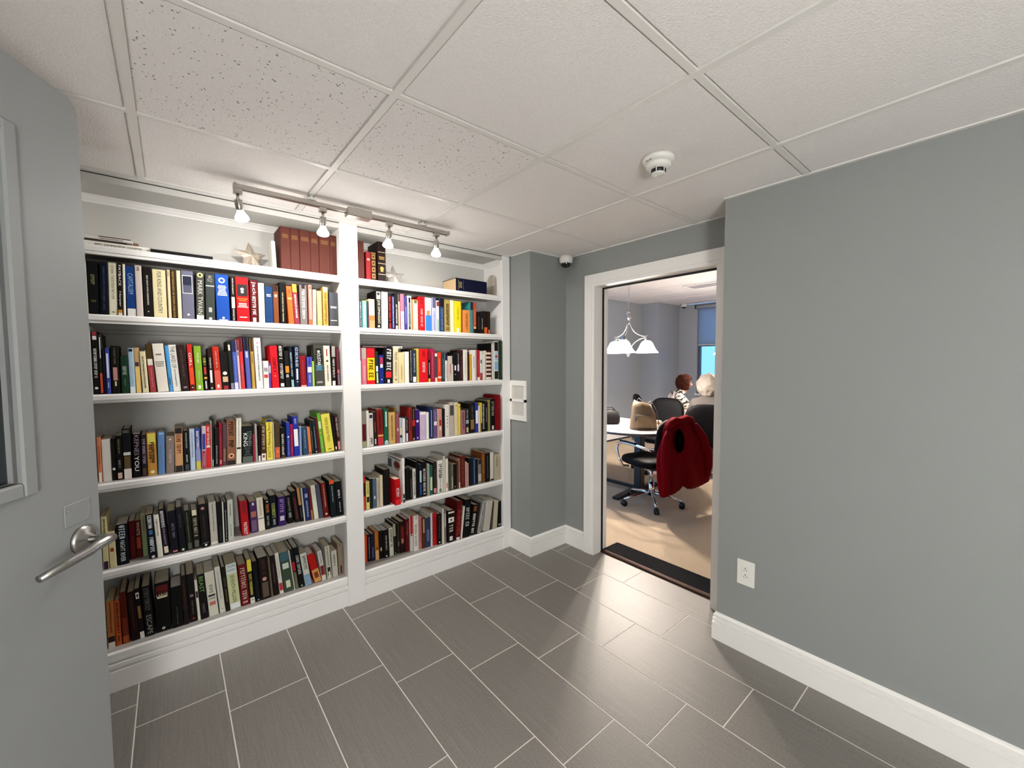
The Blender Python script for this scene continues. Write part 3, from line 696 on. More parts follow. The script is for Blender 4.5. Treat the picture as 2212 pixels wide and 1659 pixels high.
0.605 0.016 0.160 -2.9 0.050 0 d87a48 B1c1814,.92,.96,.5
0.622 0.014 0.195 -3.2 0.050 0 1c2420 M98a8a0,.3,.9,.3
0.639 0.017 0.197 -4.0 0.050 0 202c34 Mb8c8d0,.2,.85,.3 Oe8e8e8,.95,.5
0.657 0.014 0.209 -4.3 0.050 0 5a1418 M8a3030,.2,.9,.3
0.673 0.020 0.239 -5.1 0.050 0 6aaa38 Bc8dcb0,.22,.4,.8 Oe0a838,.5,.5 Md8ecc0,.6,.9,.3
0.697 0.050 0.228 -6.0 0.050 0 e4d858 Ma89a30,.1,.8,.4 B3a3410,.92,.94,.4
0.750 0.016 0.221 -5.5 0.050 0 1a1416 Be8e4e0,.88,.96,.6
0.768 0.019 0.216 -4.8 0.050 0 3a1a14 Te8d8c8,.05,.62,THE_HIDDEN_CITY Bd88a80,.74,.98,.9
@R3R
0.909 0.031 0.226 -0.0 0.040 0 8a8478 B5a1014,.35,.82,.85 Ba0a080,.85,1
0.941 0.016 0.229 -0.3 0.040 0 e4ded4
0.958 0.027 0.212 -0.6 0.040 0 d8d0c8 B1c2440,.05,.15,.8 K241c18,.74,.97
0.987 0.022 0.220 -1.0 0.040 0 2a1c1c Bc04038,.3,.6,.2 Bd8d0c8,.8,.95,.4
1.011 0.040 0.234 -1.7 0.040 0 7a1c18 Bd8a850,.71,.76 Bb83038,.78,1 M4a0c0c,.1,.6,.4
1.053 0.029 0.233 0.0 0.040 0 1e5a44 Bd0e0dc,.08,.5,.35 B90c0d0,.9,1 Oe8f0ec,.9,.4
1.084 0.045 0.207 0.0 0.040 0 c8a060 M7a5a28,.1,.9,.3
1.130 0.006 0.233 0.0 0.040 0 8a6428
1.137 0.020 0.196 0.0 0.040 0 985060 Bd8b8b8,.5,.6,.6
1.159 0.019 0.164 0.0 0.040 0 b0b4c0 Bd8c8a0,.4,.65 B2a2420,.7,.8
1.179 0.021 0.157 0.0 0.040 0 e0dcd8
1.201 0.024 0.162 0.0 0.040 0 1c2430 Md0d4d8,.1,.55,.3 Be0e4e8,.65,.98,.6
1.226 0.024 0.230 0.0 0.040 0 8a2420 M4a100c,.1,.7,.4
1.251 0.024 0.228 0.0 0.040 0 2a1414 Bb82c30,.38,.56 M989088,.05,.35,.4 Bc8c0b8,.92,.97,.4
1.276 0.029 0.211 0.0 0.040 0 3a1a6a Oe8e4f0,.38,.7 Oe8e4f0,.92,.4
1.308 0.047 0.191 0.0 0.040 0 c8b0cc Me8e0e8,.2,.8,.3 Bece8ec,.0,.1
1.355 0.021 0.186 0.0 0.040 0 e8e4e2
1.381 0.029 0.221 0.0 0.040 0.2 1c2a50 B98b0d0,.1,.95,.2
1.412 0.032 0.201 0.0 0.040 0 6a5078 Be8e0dc,.42,.56,.8 Mb8a0b8,.05,.4,.4
1.445 0.005 0.199 0.0 0.040 0 d8ccb0
1.451 0.030 0.201 0.0 0.040 0 c88a80 Ba01c20,.38,.62,.6 Be8d0c0,.6,.75,.5
1.483 0.022 0.201 0.0 0.040 0 1c1414
1.506 0.036 0.230 0.0 0.040 0 e0dad0 O2a2624,.38,.25 O2a2624,.48,.25 O2a2624,.58,.25 M6a6460,.65,.75,.2
1.544 0.038 0.245 0.0 0.040 0 b8aca0 B4a4440,.1,.4,.9
1.583 0.031 0.240 0.0 0.040 0 d8c8a0 O8a7848,.1,.4
1.615 0.021 0.228 0.0 0.040 0 e0c850 O3a3020,.1,.5
1.639 0.038 0.178 0.0 0.040 0 9a6878 M5a3040,.1,.8,.4
1.679 0.035 0.186 0.0 0.040 0 24221f Mb8b8a8,.05,.4,.4 B98a8a8,.45,.6,.8 Bd8b880,.75,.95,.5
1.719 0.046 0.225 0.0 0.040 0 1c1814 B8a6a34,.55,.88,.7 M6a6458,.1,.5,.3
1.767 0.026 0.226 0.0 0.040 0 2a3a90 Bf0f0f0,.26,.7,.9
1.794 0.019 0.200 0.0 0.040 0 e0d0d4
1.815 0.014 0.223 0.0 0.040 0 d8c030 B14110e,.7,1
1.830 0.026 0.222 0.0 0.040 0 141210 Ke8e4dc,.05,.95
1.857 0.026 0.228 0.0 0.040 0 141414 Mc0c0b8,.2,.7,.3
1.885 0.023 0.240 0.0 0.040 0 8a8450
1.910 0.043 0.246 0.0 0.040 0 120f0e Ka8a898,.08,.6 Be8e4dc,.85,.97,.4
1.953 0.030 0.275 0.0 0.000 0.19 7a0c14
@R4L
-0.263 0.019 0.242 0.0 0.035 0 d8cc9a B3a1c44,.85,1 M6a5c34,.05,.5,.5
-0.242 0.023 0.165 -0.9 0.035 0 dcd0a0 Ba03c28,.45,.55,.6 O4a3c28,.08,.4
-0.217 0.039 0.189 -0.0 0.045 0 10141a Ke8ecf0,0.03,.36 Te8ecf0,.40,.92,NIGHT_RIVER
-0.177 0.022 0.183 -0.2 0.090 0 6a141c M8a3a38,.4,.9,.4
-0.154 0.021 0.181 -0.5 0.090 0 5a1a14 Td8c8b8,.04,.4,WHITE Ba84828,.45,.75,.8
-0.131 0.019 0.210 -1.1 0.085 0 a8a880 B90a878,.5,1 M6a6a50,.05,.45,.3
-0.107 0.029 0.216 -2.5 0.035 0 0e1218 Kf0f0ec,.03,.35 B3a6aa0,.36,.46,.5 Ke8f0f8,.52,.86 Od0d0d0,.96,.5
-0.077 0.020 0.207 -2.8 0.035 0 e0dcd0 M8a7a60,.1,.5,.3 O2a2420,.18,.3
-0.055 0.023 0.229 -3.5 0.035 0 14101a Kf0f0f0,.04,.4 M9a7a9a,.42,.78,.5 Be0d4b8,.81,.95,.8
-0.026 0.029 0.213 -2.4 0.035 0 0c0c16 M6a6a78,.3,.65,.5 Bb86a68,.93,.97,.7
0.006 0.026 0.225 -2.9 0.035 0 0a0a12 M3a3a4a,.15,.45,.4 Oc8ccb0,.95,.5
0.034 0.024 0.201 -2.6 0.035 0 12140f M7a7a58,.05,.85,.25 B4a5040,.82,.97,.7
0.060 0.027 0.197 -2.1 0.035 0 17160f Bd8d0b0,0,.14,.8 Kb0aa90,.2,.72 B5a5a4c,.78,.96,.7
0.092 0.034 0.222 -2.4 0.020 0 120c0c Ob88070,.1,.5 M3a3434,.25,.8,.3 Bc8c4c0,.9,.905,.7 Oe0e0e0,.95,.35
0.129 0.031 0.220 -1.0 0.040 0 b8b4a8 M8a867c,.05,.7,.3 Bd8d4c8,.95,1
0.162 0.019 0.216 -1.2 0.035 0 0c0c0e M4a4a50,.6,.95,.4
0.181 0.006 0.212 0.0 0.035 0 d8d4c8
0.188 0.014 0.208 0.0 0.035 0 14100f Md0ccc8,.2,.9,.35 Oe8e8e8,.95,.5
0.203 0.025 0.215 0.0 0.035 0 b8bcb0 M4a5048,.1,.4,.25 M8a9088,.6,.9,.3
0.267 0.035 0.189 -2.4 0.060 0 a81018 B801018,.03,.35,.5 Tf4f0ec,.63,.98,PATRIOT
0.309 0.033 0.173 -1.5 0.070 0 4a2a5a Be0e0e8,.04,.12,.3 Ba86a58,.32,.5,.85 B6a5070,.6,.95,.8
0.345 0.031 0.188 -2.3 0.075 0 e4dccc Mb8a880,.08,.55,.35 B4a3028,.62,.64
0.379 0.026 0.168 -1.0 0.080 0 14120f Oe0e0d8,.07,.4 Kc87838,.15,.5 M98a890,.55,.9,.5
0.409 0.030 0.184 -1.8 0.085 0 10181c Kb8c068,.25,.72 Mc8d0d0,.75,.95,.5
0.443 0.039 0.167 0.0 0.085 0 34205c Ka888c8,.08,.6 Bd0c4d8,.66,.82,.6
0.493 0.030 0.166 -3.9 0.090 0 14120f M989888,.1,.6,.4 B788880,.62,.8,.5
0.530 0.026 0.187 -6.1 0.085 0 1c1014 B5a2020,.2,.9,.4
0.557 0.017 0.206 -5.7 0.080 0 0e0e14 Bb8844c,0,.52 M888898,.6,.9,.3
0.574 0.007 0.200 -3.7 0.075 0 d8d4cc
0.582 0.028 0.197 -3.3 0.070 0 1c2a5a B98a0b8,.18,.3,.6 Mb8c0d0,.4,.9,.4
0.611 0.013 0.194 -3.6 0.070 0 6a1a14 Ba8784a,.7,1
0.628 0.025 0.206 -5.0 0.065 0 dcd8c8 M98a4a8,.1,.3,.2
0.655 0.024 0.206 -5.5 0.060 0 4a4c5c
0.680 0.028 0.212 -4.6 0.055 0 6a1410 Md8c0a0,.05,.7,.3 Oe8d0b0,.9,.5
0.714 0.033 0.225 -3.0 0.030 0 10181a Bd85020,0,.1,.9 Ma0b0b0,.15,.6,.25
0.749 0.038 0.212 -3.3 0.030 0 0c0c0e Me0e0e0,.25,.5,.4 Md0d0d0,.6,.9,.2
@R4R
0.904 0.019 0.215 0.0 0.030 0 3a1414 Bb03028,.0,.2 Bc03c38,.6,1
0.925 0.023 0.176 0.0 0.030 0 d8cc70 B201810,.55,.75,.8 M6a6030,.05,.5,.4
0.949 0.016 0.192 0.0 0.030 0 1c1f1c
0.967 0.024 0.189 0.0 0.030 0 4a6474 Bd0d8dc,.6,.7,.4
0.992 0.021 0.184 0.0 0.030 0 b8a89c M7a6a60,.1,.8,.3
1.014 0.020 0.201 0.0 0.030 0 cfc4a4
1.038 0.043 0.234 0.0 0.030 0.15 14100f
1.096 0.038 0.171 -1.3 -0.020 0.15 b80c14 Kf0c8c8,.35,.75 Bd82028,.8,1
1.155 0.016 0.293 0.0 0.000 0.25 ece8e2 P B141210,.8,.9,.9 B3a3834,.92,1
1.195 0.025 0.216 0.0 0.030 0 14140f
1.221 0.020 0.202 0.0 0.030 0 1a1412 Ma89890,.3,.95,.35
1.243 0.022 0.204 0.0 0.030 0 d8d4ca K3a3a3a,.08,.9
1.266 0.023 0.249 0.0 0.030 0 0f0f0e
1.290 0.021 0.230 0.0 0.030 0 14202f Bb8c8d0,.2,.55,.8 B2a4480,.6,.92
1.313 0.034 0.241 0.0 0.030 0 12100f Kd8d8d0,.2,.98
1.351 0.019 0.221 0.0 0.030 0 9a948c
1.371 0.024 0.207 0.0 0.030 0 1e5a48 Bb8d8a8,.4,.85,.8
1.398 0.029 0.223 0.0 0.030 0 2a1a18 Bd88890,.82,.97,.8 M7a5a54,.2,.8,.3
1.432 0.045 0.232 0.0 0.030 0 dcd8cc K2a2824,.1,.6 M8a8680,.3,.9,.25 B5a7050,.88,.98,.4
1.479 0.015 0.258 0.0 0.030 0.2 cfcac0
1.497 0.025 0.234 0.0 0.030 0 e0d8c8 Bc85a48,.75,.9,.4
1.524 0.019 0.193 0.0 0.030 0 4a463a
1.544 0.020 0.192 0.0 0.030 0 6a6454 B98a080,.5,.95,.6
1.566 0.024 0.186 0.0 0.030 0 15140f Ob8b8b0,.9,.4
1.592 0.014 0.209 0.0 0.030 0 5a3020
1.607 0.013 0.218 0.0 0.030 0 8a6a50 Be0d4c8,.8,1
1.622 0.043 0.235 0.0 0.030 0 5a2018 M8a4a38,.1,.9,.4
1.666 0.015 0.187 0.0 0.030 0 c8a498
1.683 0.015 0.173 0.0 0.030 0 b88a84
1.703 0.030 0.207 0.0 0.030 0 121a1c
1.735 0.022 0.203 0.0 0.030 0 203458 B6a8ab8,.05,.95,.25
1.758 0.022 0.194 0.0 0.030 0 12141c
1.781 0.030 0.187 0.0 0.030 0 7a766c B2a2824,.0,.2 Bb8b4a8,.6,.9
1.820 0.028 0.235 0.0 0.030 0 7a4820 Mc89a50,.1,.7,.3
1.850 0.045 0.224 0.0 0.030 0 15120f M989488,.1,.9,.15
1.896 0.033 0.224 0.0 0.030 0 cfccc4 B241f24,.93,.99
1.935 0.055 0.202 0.0 0.030 0 b0a68c M6a6048,.1,.5,.3
@R5L
-0.265 0.026 0.221 0.0 0.060 0 b8703c Be0dcd0,.88,1 B2a1c20,.76,.88 M8a4a24,.05,.7,.3
-0.237 0.019 0.214 -0.5 0.060 0 c0582c K3a1408,.04,.72 M6a2c14,.78,.92,.5
-0.215 0.024 0.247 -1.3 0.060 0 5a1c10 Ba84c20,.85,1 B7a2c18,.5,.85,.8
-0.184 0.027 0.238 -2.8 0.060 0 24100e M5a3430,.1,.8,.35
-0.156 0.019 0.246 -3.1 0.060 0 170f0e Be8e0d8,.08,.2,.8 B1a1414,.11,.17,.4 B8a6a44,.35,.6,.7 Bece8e0,.87,1
-0.133 0.032 0.247 -2.6 0.060 0 120f0e K6a6864,.04,.52 T98948c,.58,.96,ESCAPE
-0.098 0.058 0.244 0.0 0.060 0 0a0808 B5a0c0c,.05,.16,.8 X98181c,.19,LARGE Xd8d4b0,.25,LARGE Bd8d4b0,.275,.31,.7 Oe0e0dc,.93,.22 O0a0808,.93,.11
-0.037 0.044 0.206 -0.7 0.060 0 0a0909 M5a5c5c,.5,.95,.12
0.009 0.021 0.252 -1.6 0.060 0 1a100c M4a2c20,.1,.7,.4
0.033 0.030 0.250 -2.1 0.060 0 100c0c Ob8a8a0,.45,.5 O6a1418,.45,.3 M5a5c4c,.55,.85,.3 O8a1c24,.93,.4
0.064 0.012 0.213 -2.5 0.060 0 d8d4c4 B1c1412,.28,.44
0.077 0.030 0.236 -2.6 0.060 0 120f0f T78a050,.05,.4,BEAST M6a5c64,.66,.88,.5
0.111 0.040 0.238 -3.5 0.060 0 d0ccbc M7a766c,.3,.5,.5 B2a2834,.52,.56,.8 H6a6660,.58,.63,2 Bb86a60,.68,.76,.7
0.156 0.025 0.252 -4.2 0.060 0 cfccc0 M9a978c,.1,.7,.25 B8a867c,.9,.92,.3
0.183 0.018 0.243 -3.9 0.060 0 1c1612 B3a342c,.25,.45,.5 M8a7a30,.5,.8,.4
0.201 0.048 0.248 -3.5 0.060 0 c8cc9c Bd0d8d8,0,.22 X3a4444,.06,TOM X3a4444,.14,DEREK T2a3018,.25,.86,SEVENTH_MILLION Be0e4e4,.88,1
0.251 0.039 0.227 -2.8 0.060 0 6a1014 Kd0b8a8,.08,.96
0.291 0.024 0.247 -3.1 0.060 0 15120f Bd8c83c,0,.27 Kd0c850,.32,.82 Bd8d4c8,.87,1 O1a1614,.92,.35
0.318 0.025 0.228 -3.5 0.060 0 0a0a0c M2a2c30,.2,.9,.3 O98989c,.96,.4
0.345 0.046 0.240 -3.3 0.060 0 17100d M4a2a20,.05,.45,.5 Oc8988a,.52,.5 B5a4a3c,.6,.95,.7
0.392 0.010 0.230 -3.5 0.060 0 6a5a4a
0.404 0.026 0.234 -4.0 0.060 0 1c1210 M6a5448,.2,.7,.35
0.435 0.020 0.243 -5.1 0.060 0 d8d4c8 Bb82c34,.74,.92 M8a847c,.1,.65,.25
0.458 0.048 0.235 -5.6 0.060 0 3a4a3a B3a5a66,0,.22 Bc8d0c8,.28,.42,.7 Bd0d4b8,.72,.9,.5
0.507 0.007 0.240 -6.0 0.060 0 c8c8c0
0.515 0.018 0.243 -6.3 0.060 0 14140f Ba81c24,.32,.55 B6a6a4c,.58,1
0.535 0.029 0.245 -6.7 0.060 0 0c1010 Kb8bcbc,.2,.7 Oc8c8c8,.96,.35
0.567 0.034 0.200 -7.6 0.060 0 c8c8be B7a9ab8,.66,1 K6a6c68,.08,.55
0.617 0.041 0.183 -12.6 0.060 0 a81410 Bc8904c,.55,1 B7a3420,.65,.85,.6
0.659 0.024 0.189 -7.5 0.060 0 c8c4bc B7a2424,.5,.82 M5a5450,.05,.45,.3
0.688 0.028 0.206 -3.3 0.060 0 b8b4a4 M6a665c,.05,.6,.3 B24201c,.65,.9,.7 Bd0d0b0,.78,.92,.4
0.721 0.033 0.164 -2.6 0.060 0 bab6aa Mb07a7e,.05,.1,.3 M6a675e,.15,.6,.4
0.758 0.029 0.198 -2.2 0.060 0 8a7864 B4a2420,.7,.95,.4 O2a2420,.05,.3
@R5R
0.936 0.021 0.182 -0.0 0.120 0 c84a1c
0.959 0.020 0.181 -0.6 0.120 0 1c1216 Ma89898,.1,.9,.4
0.979 0.025 0.182 -0.6 0.115 0 181a34 B3a4878,.5,.9,.5
1.005 0.026 0.194 -0.8 0.110 0 a86420 Bd0a068,.68,1 O201810,.6,.5
1.031 0.026 0.191 -0.8 0.105 0 140e0c Bc8b8a0,.6,.72,.4
1.057 0.041 0.189 -0.8 0.100 0 12100f Mc0beb4,.2,.75,.3 Od0d0c8,.94,.3
1.101 0.029 0.193 -1.7 0.100 0 c8c4b4 K4a4844,.05,.7
1.131 0.021 0.215 -2.0 0.100 0 1a1a14 B98967c,0,.4 Oc8c8c0,.95,.4
1.156 0.018 0.209 0.0 0.100 0 2a2420 B6a665c,.6,.75,.6
1.173 0.037 0.218 0.0 0.095 0 240f0e B6a1410,.15,.55,.7 Ba86a54,.55,.7,.5
1.211 0.028 0.228 0.0 0.090 0 5a0f12 Mb86a60,.1,.5,.3
1.239 0.022 0.251 0.0 0.075 0 d0ccc4 Bb01418,0,.52 O2a2624,.56,.6
1.261 0.037 0.248 0.0 0.065 0 dcd6cc M3a2424,.02,.12,.5 T5a1418,.25,.86,Smoke_Screen
1.299 0.023 0.237 0.0 0.065 0 b07474 M7a4444,.1,.8,.3
1.324 0.024 0.220 0.0 0.065 0 5a2c1c Bb8885c,.05,.5,.6
1.348 0.039 0.212 0.0 0.060 0 2a3a5c B5a6c90,.4,.8,.5
1.387 0.017 0.240 0.0 0.055 0 cfcac0
1.404 0.029 0.234 0.0 0.050 0 b8141a M7a0c10,.1,.7,.3
1.433 0.037 0.224 0.0 0.045 0 120f0f M5a4c48,.05,.8,.35 Oe8e4e0,.93,.35
1.470 0.015 0.259 0.0 0.040 0 d8d4c8
1.485 0.019 0.241 0.0 0.035 0 7a706c Bc0bab4,.1,.5,.6
1.508 0.055 0.233 1.1 0.030 0 17100f Bd8d4cc,.04,.09 Be0dcd4,.22,.38,.9 O2a2422,.3,.3 Kc8c4bc,.45,.75 Bd8d4d0,.82,.95,.5
1.569 0.043 0.287 4.9 0.025 0 5a1010 Ta83838,.22,.9,AWINEL Be0dcd8,.93,1,.7
1.614 0.015 0.240 6.8 0.025 0 d8ccc4
1.642 0.054 0.282 3.6 0.025 0 0e1010 Kb8bcbc,.22,.75
1.697 0.042 0.227 10.0 0.025 0 15120f B7a4024,.05,.22,.7 Ke0d8cc,.3,.95
1.745 0.018 0.237 9.5 0.025 0 241f1c
1.764 0.030 0.245 14.6 0.020 0 a8a8a4 M2a2c2c,.05,.95,.45
1.816 0.057 0.232 9.3 0.015 0 bab4a8
1.879 0.018 0.214 7.6 0.020 0 3a3430
1.910 0.041 0.217 4.2 0.020 0 b4aa94
1.961 0.039 0.204 0.0 0.025 0 0c0c0c Hc0c0c0,.88,.95,2
"""
ROWINFO = {'1':(1.703,'first'), '2':(1.353,'second'), '3':(.957,'third'), '4':(.562,'fourth'), '5':(.18,'fifth')}
ONES = ['', 'first','second','third','fourth','fifth','sixth','seventh','eighth','ninth','tenth','eleventh','twelfth','thirteenth','fourteenth','fifteenth','sixteenth','seventeenth','eighteenth','nineteenth']
TENS = {2:('twentieth','twenty'),3:('thirtieth','thirty'),4:('fortieth','forty')}
def ordinal(n):
    if n < 20: return ONES[n]
    t, u = divmod(n, 10); return TENS[t][0] if u == 0 else TENS[t][1]+'-'+ONES[u]
import colorsys
def colour_name(h):
    r, g, b = [int(h[i:i+2],16)/255 for i in (0,2,4)]
    hh, s, v = colorsys.rgb_to_hsv(r, g, b); d = hh*360
    if v < .13: return 'black'
    if s < .14: return 'white' if v > .84 else 'pale grey' if v > .66 else 'grey' if v > .38 else 'dark grey'
    if v < .2: return 'blackish ' + ('brown' if d < 60 or d > 330 else 'green' if d < 170 else 'navy')
    pre = 'dark ' if v < .42 else ''
    if d < 14 or d > 345: return pre+('pink' if s < .5 and v > .7 else 'red')
    if d < 30: return pre+'brown' if v < .6 else ('orange' if s > .6 else 'tan')
    if d < 44: return pre+'brown' if v < .5 else ('gold' if s > .5 else 'beige' if v < .8 else 'cream')
    if d < 66: return pre+('olive' if v < .65 else 'yellow' if s > .55 else 'cream')
    if d < 170: return pre+'green'
    if d < 200: return pre+'teal' if s > .3 else 'blue-grey'
    if d < 255: return ('navy' if v < .42 else 'light blue' if (s < .4 and v > .6) else 'blue')
    if d < 300: return pre+'purple'
    return pre+('mauve' if s < .45 else 'magenta')
def bmat(h):
    return mat('cover_'+h, h, .5 + (int(h[2:4],16) % 5)*.05, spec=.13)
def pmat(h):
    return mat('print_'+h, h, .55, spec=.2)
_txt = {}
def text_mesh(s):
    if s in _txt: return _txt[s]
    cu = bpy.data.curves.new('lettering', 'FONT'); cu.body = s; cu.resolution_u = 2; cu.size = 1
    o = bpy.data.objects.new('lettering', cu); COL.objects.link(o)
    dg = bpy.context.evaluated_depsgraph_get(); me = bpy.data.meshes.new_from_object(o.evaluated_get(dg))
    vs = [v.co.copy() for v in me.vertices]; fs = [tuple(p.vertices) for p in me.polygons]
    bpy.data.objects.remove(o, do_unlink=True); bpy.data.curves.remove(cu); bpy.data.meshes.remove(me)
    x0 = min(v.x for v in vs); x1 = max(v.x for v in vs); y0 = min(v.y for v in vs); y1 = max(v.y for v in vs)
    _txt[s] = ([((v.x-x0)/(x1-x0), (v.y-y0)/(y1-y0)-.5) for v in vs], fs, (x1-x0)/(y1-y0)); return _txt[s]
def cover_mb(w, h, d, hard, cm, r=None):
    """U-shaped case: two boards and a chamfered spine; spine front at y=0"""
    t = .0026 if hard else .0012
    t = min(t, w*.25); c = min(.0022, w*.22)
    b = MB(); b.m(cm)
    b.box(-w/2, -w/2+t, c, d, 0, h); b.box(w/2-t, w/2, c, d, 0, h)
    b.prism([(-w/2,c),(-w/2+c*.9,0.0004),(-w/4,0),(w/4,0),(w/2-c*.9,.0004),(w/2,c),(w/2,c+t),(-w/2,c+t)], 0, h, 'z')
    return b, t, c
def spine_print(o, w, h, marks, rnd):
    """bands, panels and lettering that lie on the spine"""
    done = []
    y1, lay = -.0004, 0
    W = w - min(.0022, w*.22)*1.6
    for m in marks:
        k = m[0]; f = m[1:].split(','); hx = f[0]; pm = pmat(hx); lay += 1; y = -.0004 - lay*.00012
        bands = letters = MB(); done.append((k, bands))
        if k == 'B':
            a0, a1 = float(f[1]), float(f[2]); ww = (float(f[3]) if len(f) > 3 else 1)*W
            i = bands.m(pm); bands.box(-ww/2, ww/2, y, .0002, h*(1-a1), h*(1-a0), i)
        elif k == 'O':
            a, s = float(f[1]), float(f[2]); rr = W*s/2; i = bands.m(pm); n = 12
            pr = [(rr*cos(2*pi*q/n), h*(1-a)+rr*sin(2*pi*q/n)) for q in range(n)]
            bands.prism(pr, y, .0002, 'y', i)
        elif k == 'H':
            a0, a1, n = float(f[1]), float(f[2]), int(f[3]); i = letters.m(pm); st = (a1-a0)*h/n
            for q in range(n):
                z = h*(1-a0)-st*(q+.5); ww = W*rnd.uniform(.55,.85); x = -ww/2
                while x < ww/2-.001:
                    l = rnd.uniform(.0012,.0045); letters.box(x, min(x+l, ww/2), y, .0002, z-st*.3, z+st*.3, i); x += l+.0008
        elif k in 'MK':
            a0, a1 = float(f[1]), float(f[2]); wf = float(f[3]) if len(f) > 3 else .6
            i = letters.m(pm); hh = W*wf*(1 if k == 'K' else .8); z = h*(1-a0); ze = h*(1-a1); px = max(hh*.62, .0026); cnt = 0
            st = max(.0007, hh*.17)
            while z-px*.8 > ze:
                if cnt > 3 and rnd.random() < .16: z -= px*.7; cnt = 0; continue
                cnt += 1; l = px*.76; t = rnd.randrange(5)
                def bx(u0,u1,v0,v1): letters.box(-hh/2+u0*hh, -hh/2+u1*hh, y, .0002, z-l*v1, z-l*v0, i)
                s = st/l; sv = st/hh
                if t == 0: bx(0,1,0,s); bx(0,1,1-s,1); bx(.42,.42+sv,0,1)
                elif t == 1: bx(0,1,0,s); bx(1-sv,1,0,1); bx(.45,.45+sv,0,.8); bx(0,sv,0,1)
                elif t == 2: bx(1-sv,1,0,1); bx(0,1,.5-s/2,.5+s/2)
                elif t == 3: bx(0,1,0,s); bx(0,1,1-s,1); bx(0,sv,0,1); bx(1-sv,1,0,1)
                else: bx(0,1,0,s); bx(1-sv,1,0,1); bx(.5,.5+sv,0,1); bx(.5,1,1-s,1)
                z -= px
        elif k in 'TU':
            a0, a1, s = float(f[1]), float(f[2]), f[3].replace('_',' ')
            vs, fs, asp = text_mesh(s); Ln = h*(a1-a0); hh = min(W*.66, Ln/asp*1.35); off = (float(f[4])*W if len(f) > 4 else 0)
            if len(f) > 4: hh = min(hh, W*.4)
            i = letters.m(pm); zt, zb = h*(1-a0), h*(1-a1)
            if k == 'T': pts = [(off+v[1]*hh, y, zt-v[0]*Ln) for v in vs]
            else: pts = [(off-v[1]*hh, y, zb+v[0]*Ln) for v in vs]
            letters.add(pts, fs, i)
        elif k == 'X':
            a, s = float(f[1]), f[2]; vs, fs, asp = text_mesh(s); ww = W*.8; hh = ww/asp*1.2; i = letters.m(pm); z = h*(1-a)
            letters.add([(-ww/2+v[0]*ww, y, z+v[1]*hh) for v in vs], fs, i)
    for k, q in done:
        if q.f: q.build('spine_band' if k == 'B' else 'emblem' if k == 'O' else 'lettering', None, o, fix=k in 'BO')
SAFE = {'PAYBACK':'PAYBACK','CAPITALISM':'CAPITALISM','FOR_KING_AND_COUNTRY':'FOR KING AND COUNTRY','YOU':'YOU',"IDIOT'S_Marketing_Basics":"IDIOT'S",'PATRIOT':'PATRIOT','WHITE':'WHITE','ESCAPE':'ESCAPE','LARGE':'LARGE','SEVENTH_MILLION':'SEVENTH MILLION','Smoke_Screen':'Smoke Screen','NIGHT_RIVER':'NIGHT RIVER','THE_LAKES_OF':'THE LAKES OF','ICE_DELTA_BLUES':'ICE DELTA BLUES'}
def make_book(name, label, w, h, d, col, marks, loc, lean=0, rz=0, group=None, hard=None, seed=0, pages=None):
    rnd = random.Random(seed)
    hard = rnd.random() < .6 if hard is None else hard
    o = thing(name, label, 'book', loc, 0, group)
    o.rotation_euler = (0, radians(lean), rz)
    b, t, c = cover_mb(w, h, d, hard, bmat(col)); b.build('cover', None, o)
    ov = .003 if hard else .0006
    MB().box(-w/2+t*.9, w/2-t*.9, c+t, d-ov, ov, h-ov).build('pages', pages or (M_PAGES if rnd.random() < .65 else M_PAGES2), o)
    if marks: spine_print(o, w, h, marks, rnd)
    return o
side = {'L':'left','R':'right'}
seed = 100; row = None; cnt = 0
